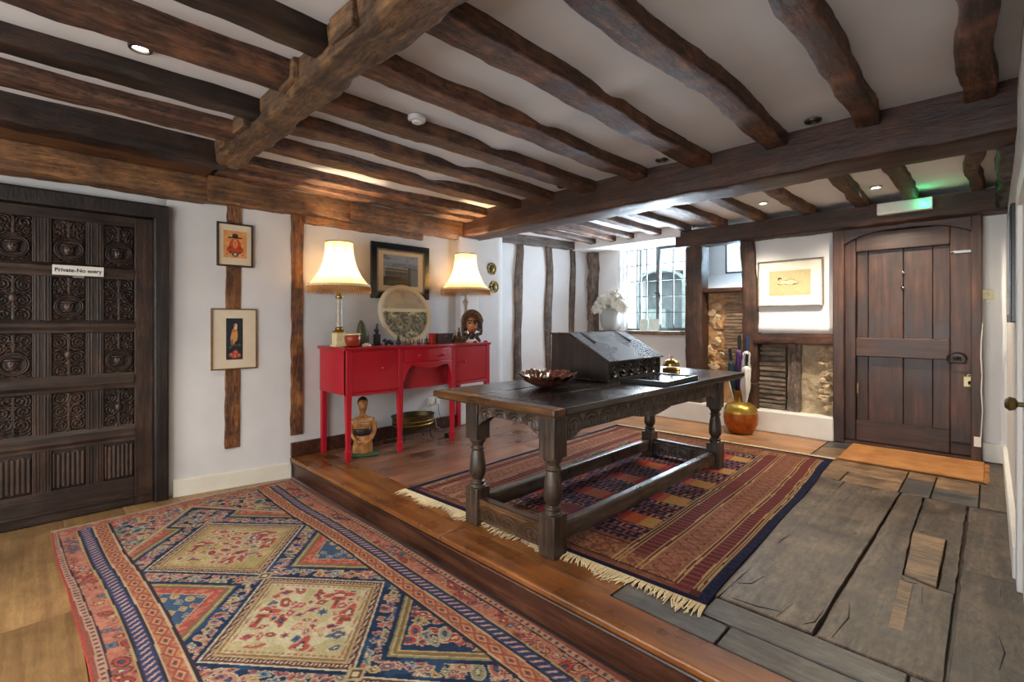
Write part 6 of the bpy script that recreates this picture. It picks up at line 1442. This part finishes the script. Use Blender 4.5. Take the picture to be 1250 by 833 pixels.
    g = med & (d < 0.80) & (d > 0.735) & (pal < 2); p.on(g & (((u+v*0.7)*30 % 1) < 0.6) & (d > 0.75) & (d < 0.785), 'a8705c')
    # lobes joining medallions
    j = np.abs(np.abs(u)-pitch/2)+np.abs(v)*1.0; p.on(med & (j < 0.05), 'b09a6c'); p.on(med & (j < 0.032), '54443a'); p.on(med & (j < 0.018), 'c9b48a')
    # outer zigzag line
    z = np.abs(np.abs(v)-0.52+0.0*u); 
    # end zone: navy corner triangles with rose border
    endz = (E < 0.62) & field; te = (E)/0.62-np.abs(v)/0.44
    g = endz & (te < 0.35) & (te > -9); 
    edge2 = np.abs((E-0.17)-(np.abs(v))*1.36)
    g = field & ((E-0.17) < np.abs(v)*1.36); p.on(g, '25324a'); scatter(120, x0, x0+0.75, y0, y1, 0.020, 0.036, ['b4574b', 'c2685a', 'b99a5a', '6f6a86', '5f7a6f', 'a85a50'], g, 8, gap=1.4)
    p.on(field & (edge2 < 0.032), '94835a'); p.on(field & (edge2 < 0.018), 'b27a66'); p.on(field & (edge2 < 0.006), 'c8b68e')
    g = (E < 0.13); p.on(g & field, 'b06050'); 
    # ---- long borders, from the field outward
    b = D <= 0.30
    p.on(b, 'a9573c')
    def band(a0, a1, base): g_ = (D >= a0) & (D < a1); p.on(g_, base); return g_
    t_ = Wx
    band(0.285, 0.30, '3a3038'); band(0.278, 0.285, 'c2a884')
    g = band(0.215, 0.278, 'a8684e'); c = ((t_ % 0.095)/0.095-0.5)*1.5; dd = np.abs(c)+np.abs((D-0.2465)/0.032); p.on(g & (dd < 0.95), 'a04a3c'); p.on(g & (dd < 0.62), 'c09a6a'); p.on(g & (dd < 0.38), '9a443a'); p.on(g & (dd < 0.16), '2d4a66'); p.on(g & (dd > 1.05) & (n1 > 0.5), 'c0804a')
    band(0.208, 0.215, 'c2a884'); band(0.200, 0.208, '3a3038')
    g = band(0.145, 0.200, '31456a'); q = ((t_+(D-0.17)*0.7) % 0.040)/0.040; p.on(g & (np.abs(q-0.5) < 0.19) & (np.abs(D-0.1725) < 0.020), 'b78186'); p.on(g & (np.abs(q-0.5) < 0.07) & (np.abs(D-0.1725) < 0.012), 'cdb99a')
    band(0.137, 0.145, '3a3038'); band(0.129, 0.137, 'b39a62')
    g = band(0.055, 0.129, 'b06a54'); p.on(g & (n1 > 0.53), 'bd7a60'); scatter(190, x0, x1, y0, y1, 0.013, 0.022, ['a5483c', 'c08a66', '9c5a54', 'c98a70', '5a7086', 'a84338'], g, 90, gap=1.35, line='6a3a30')
    band(0.048, 0.055, '3a3038')
    g = band(0.018, 0.048, 'b98e74'); p.on(g & ((t_*28 % 1) < 0.45) & (np.abs(D-0.033) < 0.009), '6a4a4a')
    band(-1, 0.018, '8f5040'); p.on((hw-np.abs(Y-yc) < 0.0085) & (Wy < yc), 'a83a2c')
    # short end
    g = (E < 0.13) & (D > 0.03); p.on(g & (E < 0.10), 'b06050'); flowers(g & (E < 0.12) & (D > 0.02), 0.05, 51, ['b3604c', 'a84338', '5d6f7c', 'b98e74'], 0.9, 0)
    p.on(E < 0.022, 'bda681'); p.on(E < 0.010, 'c9b793')
    # abrash and yarn variation
    fac = 0.90+0.22*(fbm(X*3, Y*26, 61, 2)-0.5)+0.30*(fbm(X*150, Y*150, 62, 1)-0.5); p.c *= fac[..., None]
    red = p.c.mean(-1, keepdims=True); p.c = np.clip(red+(p.c-red)*0.86, 0, 1)*0.96
    # outline: slightly wandering edges; gentle ripples
    Yo = Y+0.018*np.sin(X*2.3+0.5)*(1-(Y-y0)/(y1-y0))-0.055*np.clip((X+3.4)/-1.0, 0, 1)*(1-(Y-y0)/(y1-y0)); Xo = X+0.010*np.sin(Y*5)*(E < 0.5)
    Z = FL+0.010+0.004*(fbm(X*2, Y*2, 71, 2)-0.5)
    t = thing('persian_rug', 'large blue and rose patterned rug with diamond medallions on the lower floor', 'rug', (0, 0, 0))
    gridmesh('pile', nu, nv, np.stack([Xo, Yo, Z], -1), 'rug', t, col=p.c, thick=0.008)
big_rug()

def runner():
    W_, L_ = 2.13, 2.95; h = 0.0062; nu, nv = int(W_/h), int(L_/h)
    U, V = np.meshgrid(np.linspace(0, W_, nu+1), np.linspace(0, L_, nv+1))        # U from the right long edge towards the left, V away from the step
    u = U+0.012*(fbm(V*1.5, U*0.5, 81, 2)-0.5)*2; v = V+0.01*(fbm(U*1.5, V, 83, 2)-0.5)
    p = Paint(u, v, '5a2a26'); n1 = fbm(U*70, V*70, 2, 2); n2 = fbm(U*10, V*10, 4, 3)
    s = np.minimum(u, W_-u); e = np.minimum(v, L_-v)      # distances from sides and ends
    def lat(a0, a1, base): g = (s >= a0) & (s < a1) & (e > a0*0.62); p.on(g, base); return g
    p.on(n2 > 0.5, '6b362f')
    p.on(e < 1.0, '5c3329')
    # end panels (brown, vine speckle)
    g = e < 0.34; p.on(g, '6a4030'); p.on(g & (n1 > 0.5), '7b4e38'); p.on(g & (np.abs(e-0.2) < 0.10) & (n1 > 0.52), '8d6244')
    for k in (0.10, 0.31): p.on((np.abs(e-k) < 0.006), '33201f')
    # side borders
    g = lat(0.045, 0.085, '4a2622')
    def stripe(a, w=0.0036, c='a88a62'): p.on((np.abs(s-a) < w) & (e > 0.10), c)
    q = (v % 0.045)/0.045
    for a0, a1 in ((0.085, 0.160), (0.368, 0.460)):
        g = lat(a0, a1, '5e2c2c'); p.on(g & (np.abs(q-0.5) < 0.14), '7a3d38'); p.on(g & (np.abs(q) < 0.12), '3c1d22')
    g = lat(0.160, 0.176, '4a2622'); g = lat(0.346, 0.368, '4a2622'); g = lat(0.460, 0.505, '3f2226')
    g = lat(0.176, 0.346, '7a4f3e'); p.on(g & (n1 > 0.5), '8a5d48'); p.on(g & (np.abs(np.abs(s-0.261)-0.052*np.abs(np.sin(v*PI/0.075))) < 0.006), '5f352c')
    for a in (0.052, 0.066, 0.083, 0.158, 0.177, 0.345, 0.366, 0.462, 0.482, 0.502): stripe(a)
    # central field
    f = (s > 0.507) & (e > 0.34); p.on(f, '6f423f')
    cw, chh = 0.135, 0.078; iy = np.floor(v/chh); xx = (u+0.5*cw*(iy % 2))/cw; ix = np.floor(xx); lx = xx-ix-0.5; ly = v/chh-iy-0.5
    hook = (np.abs(lx) < 0.10) | ((np.abs(np.abs(ly)-0.30) < 0.11) & (np.abs(lx) < 0.40)) | ((np.abs(np.abs(lx)-0.36) < 0.07) & (np.abs(ly) < 0.38))
    rr_ = hsh(ix*31+iy*17, 3); p.on(f & hook, '14152e'); p.on(f & hook & (rr_ > 0.75), '1d2140'); p.on(f & ~hook & (rr_ > 0.5), '8a4c48'); p.on(f & ~hook & (rr_ > 0.8), 'a0604a'); p.on(f & ~hook & (rr_ < 0.16), '957a66')
    for ku, off in ((0.64, 0.0), (1.065, 0.21), (1.49, 0.0)):
        vv = (v-0.42-off) % 0.44; uu = np.abs(u-ku); w_ = vv-0.22
        rag = 0.02*np.sign(np.sin(v*2*PI/0.03))
        m = f & (uu < 0.135+rag) & (np.abs(w_) < 0.078)
        idx = np.floor((v-0.42-off)/0.44)
        p.on(m, 'a3512f'); p.on(m & (hsh(idx+ku*100, 5) > 0.5), 'b05a3c'); p.on(m & (uu > 0.07), '9a2a20')
        p.on(m & ((u-ku) < -0.03) & (ku < 0.7), 'a8804c'); p.on(m & ((u-ku) < 0.02) & (ku < 0.7) & (hsh(idx, 8) > 0.5), 'a8804c')
    ed = np.abs(v-L_+0.55) < 0.07; p.on(f & ed & (np.abs(u-1.0) < 0.24), 'b32a1c'); p.on(f & ed & (np.abs(u-1.06) < 0.12), 'b8562c')
    ov = ((u-1.02)/0.13)**2+((v-0.50)/0.09)**2; p.on(f & (ov < 1), '9b4f4a'); p.on(f & (ov < 0.7), '7a3a38'); 
    # dark binding
    p.on((s < 0.045) | (e < 0.05), '12142c'); p.on((s < 0.045) & (n1 > 0.55), '1c2142')
    fac = 0.95+0.30*(fbm(U*140, V*140, 62, 1)-0.5)+0.2*(fbm(U*4, V*3, 63, 2)-0.5); p.c *= fac[..., None]
    Z = 0.007+0.006*(fbm(U*2, V*2, 73, 2)-0.4)
    wob = 0.006*np.sin(V*2.6)+0.004*np.sin(V*5.1+1)
    a = math.radians(2.4); O = Vector((-0.848, 2.005))
    U2 = U+wob*(1-U/W_); Xw = O.x-U2*math.cos(a)-V*math.sin(a)*1.0; Yw = O.y-U2*math.sin(a)*1.2+V*math.cos(a)
    t = thing('striped_rug', 'dark red and navy patterned rug with striped borders under the oak table', 'rug', (0, 0, 0))
    gridmesh('pile', nu, nv, np.stack([Xw, Yw, Z], -1), 'rug', t, col=p.c, thick=0.006)
    # fringes on both ends
    for end in (0, 1):
        m = MB(); r = random.Random(5+end)
        for i in range(300):
            uq = W_*(i+0.5)/300; x = O.x-uq*math.cos(a)-(L_ if end else 0)*math.sin(a); y = O.y-uq*math.sin(a)*1.2+(L_ if end else 0)*math.cos(a)
            sg_ = 1 if end else -1; L2 = (0.055 if end else 0.075+0.02*math.sin(i*0.13))*r.uniform(0.75, 1.2); dx = r.uniform(-0.022, 0.022)+(0.03*math.sin(i*0.09))*0.5
            m.tube([(x, y-0.004*sg_, 0.009), (x+dx*0.3, y+sg_*L2*0.5, 0.007), (x+dx, y+sg_*L2, 0.0035)], [0.0032, 0.0036, 0.002], 4)
        o = m.build('fringe', 'fringe', t); o['kind'] = 'stuff'
runner()
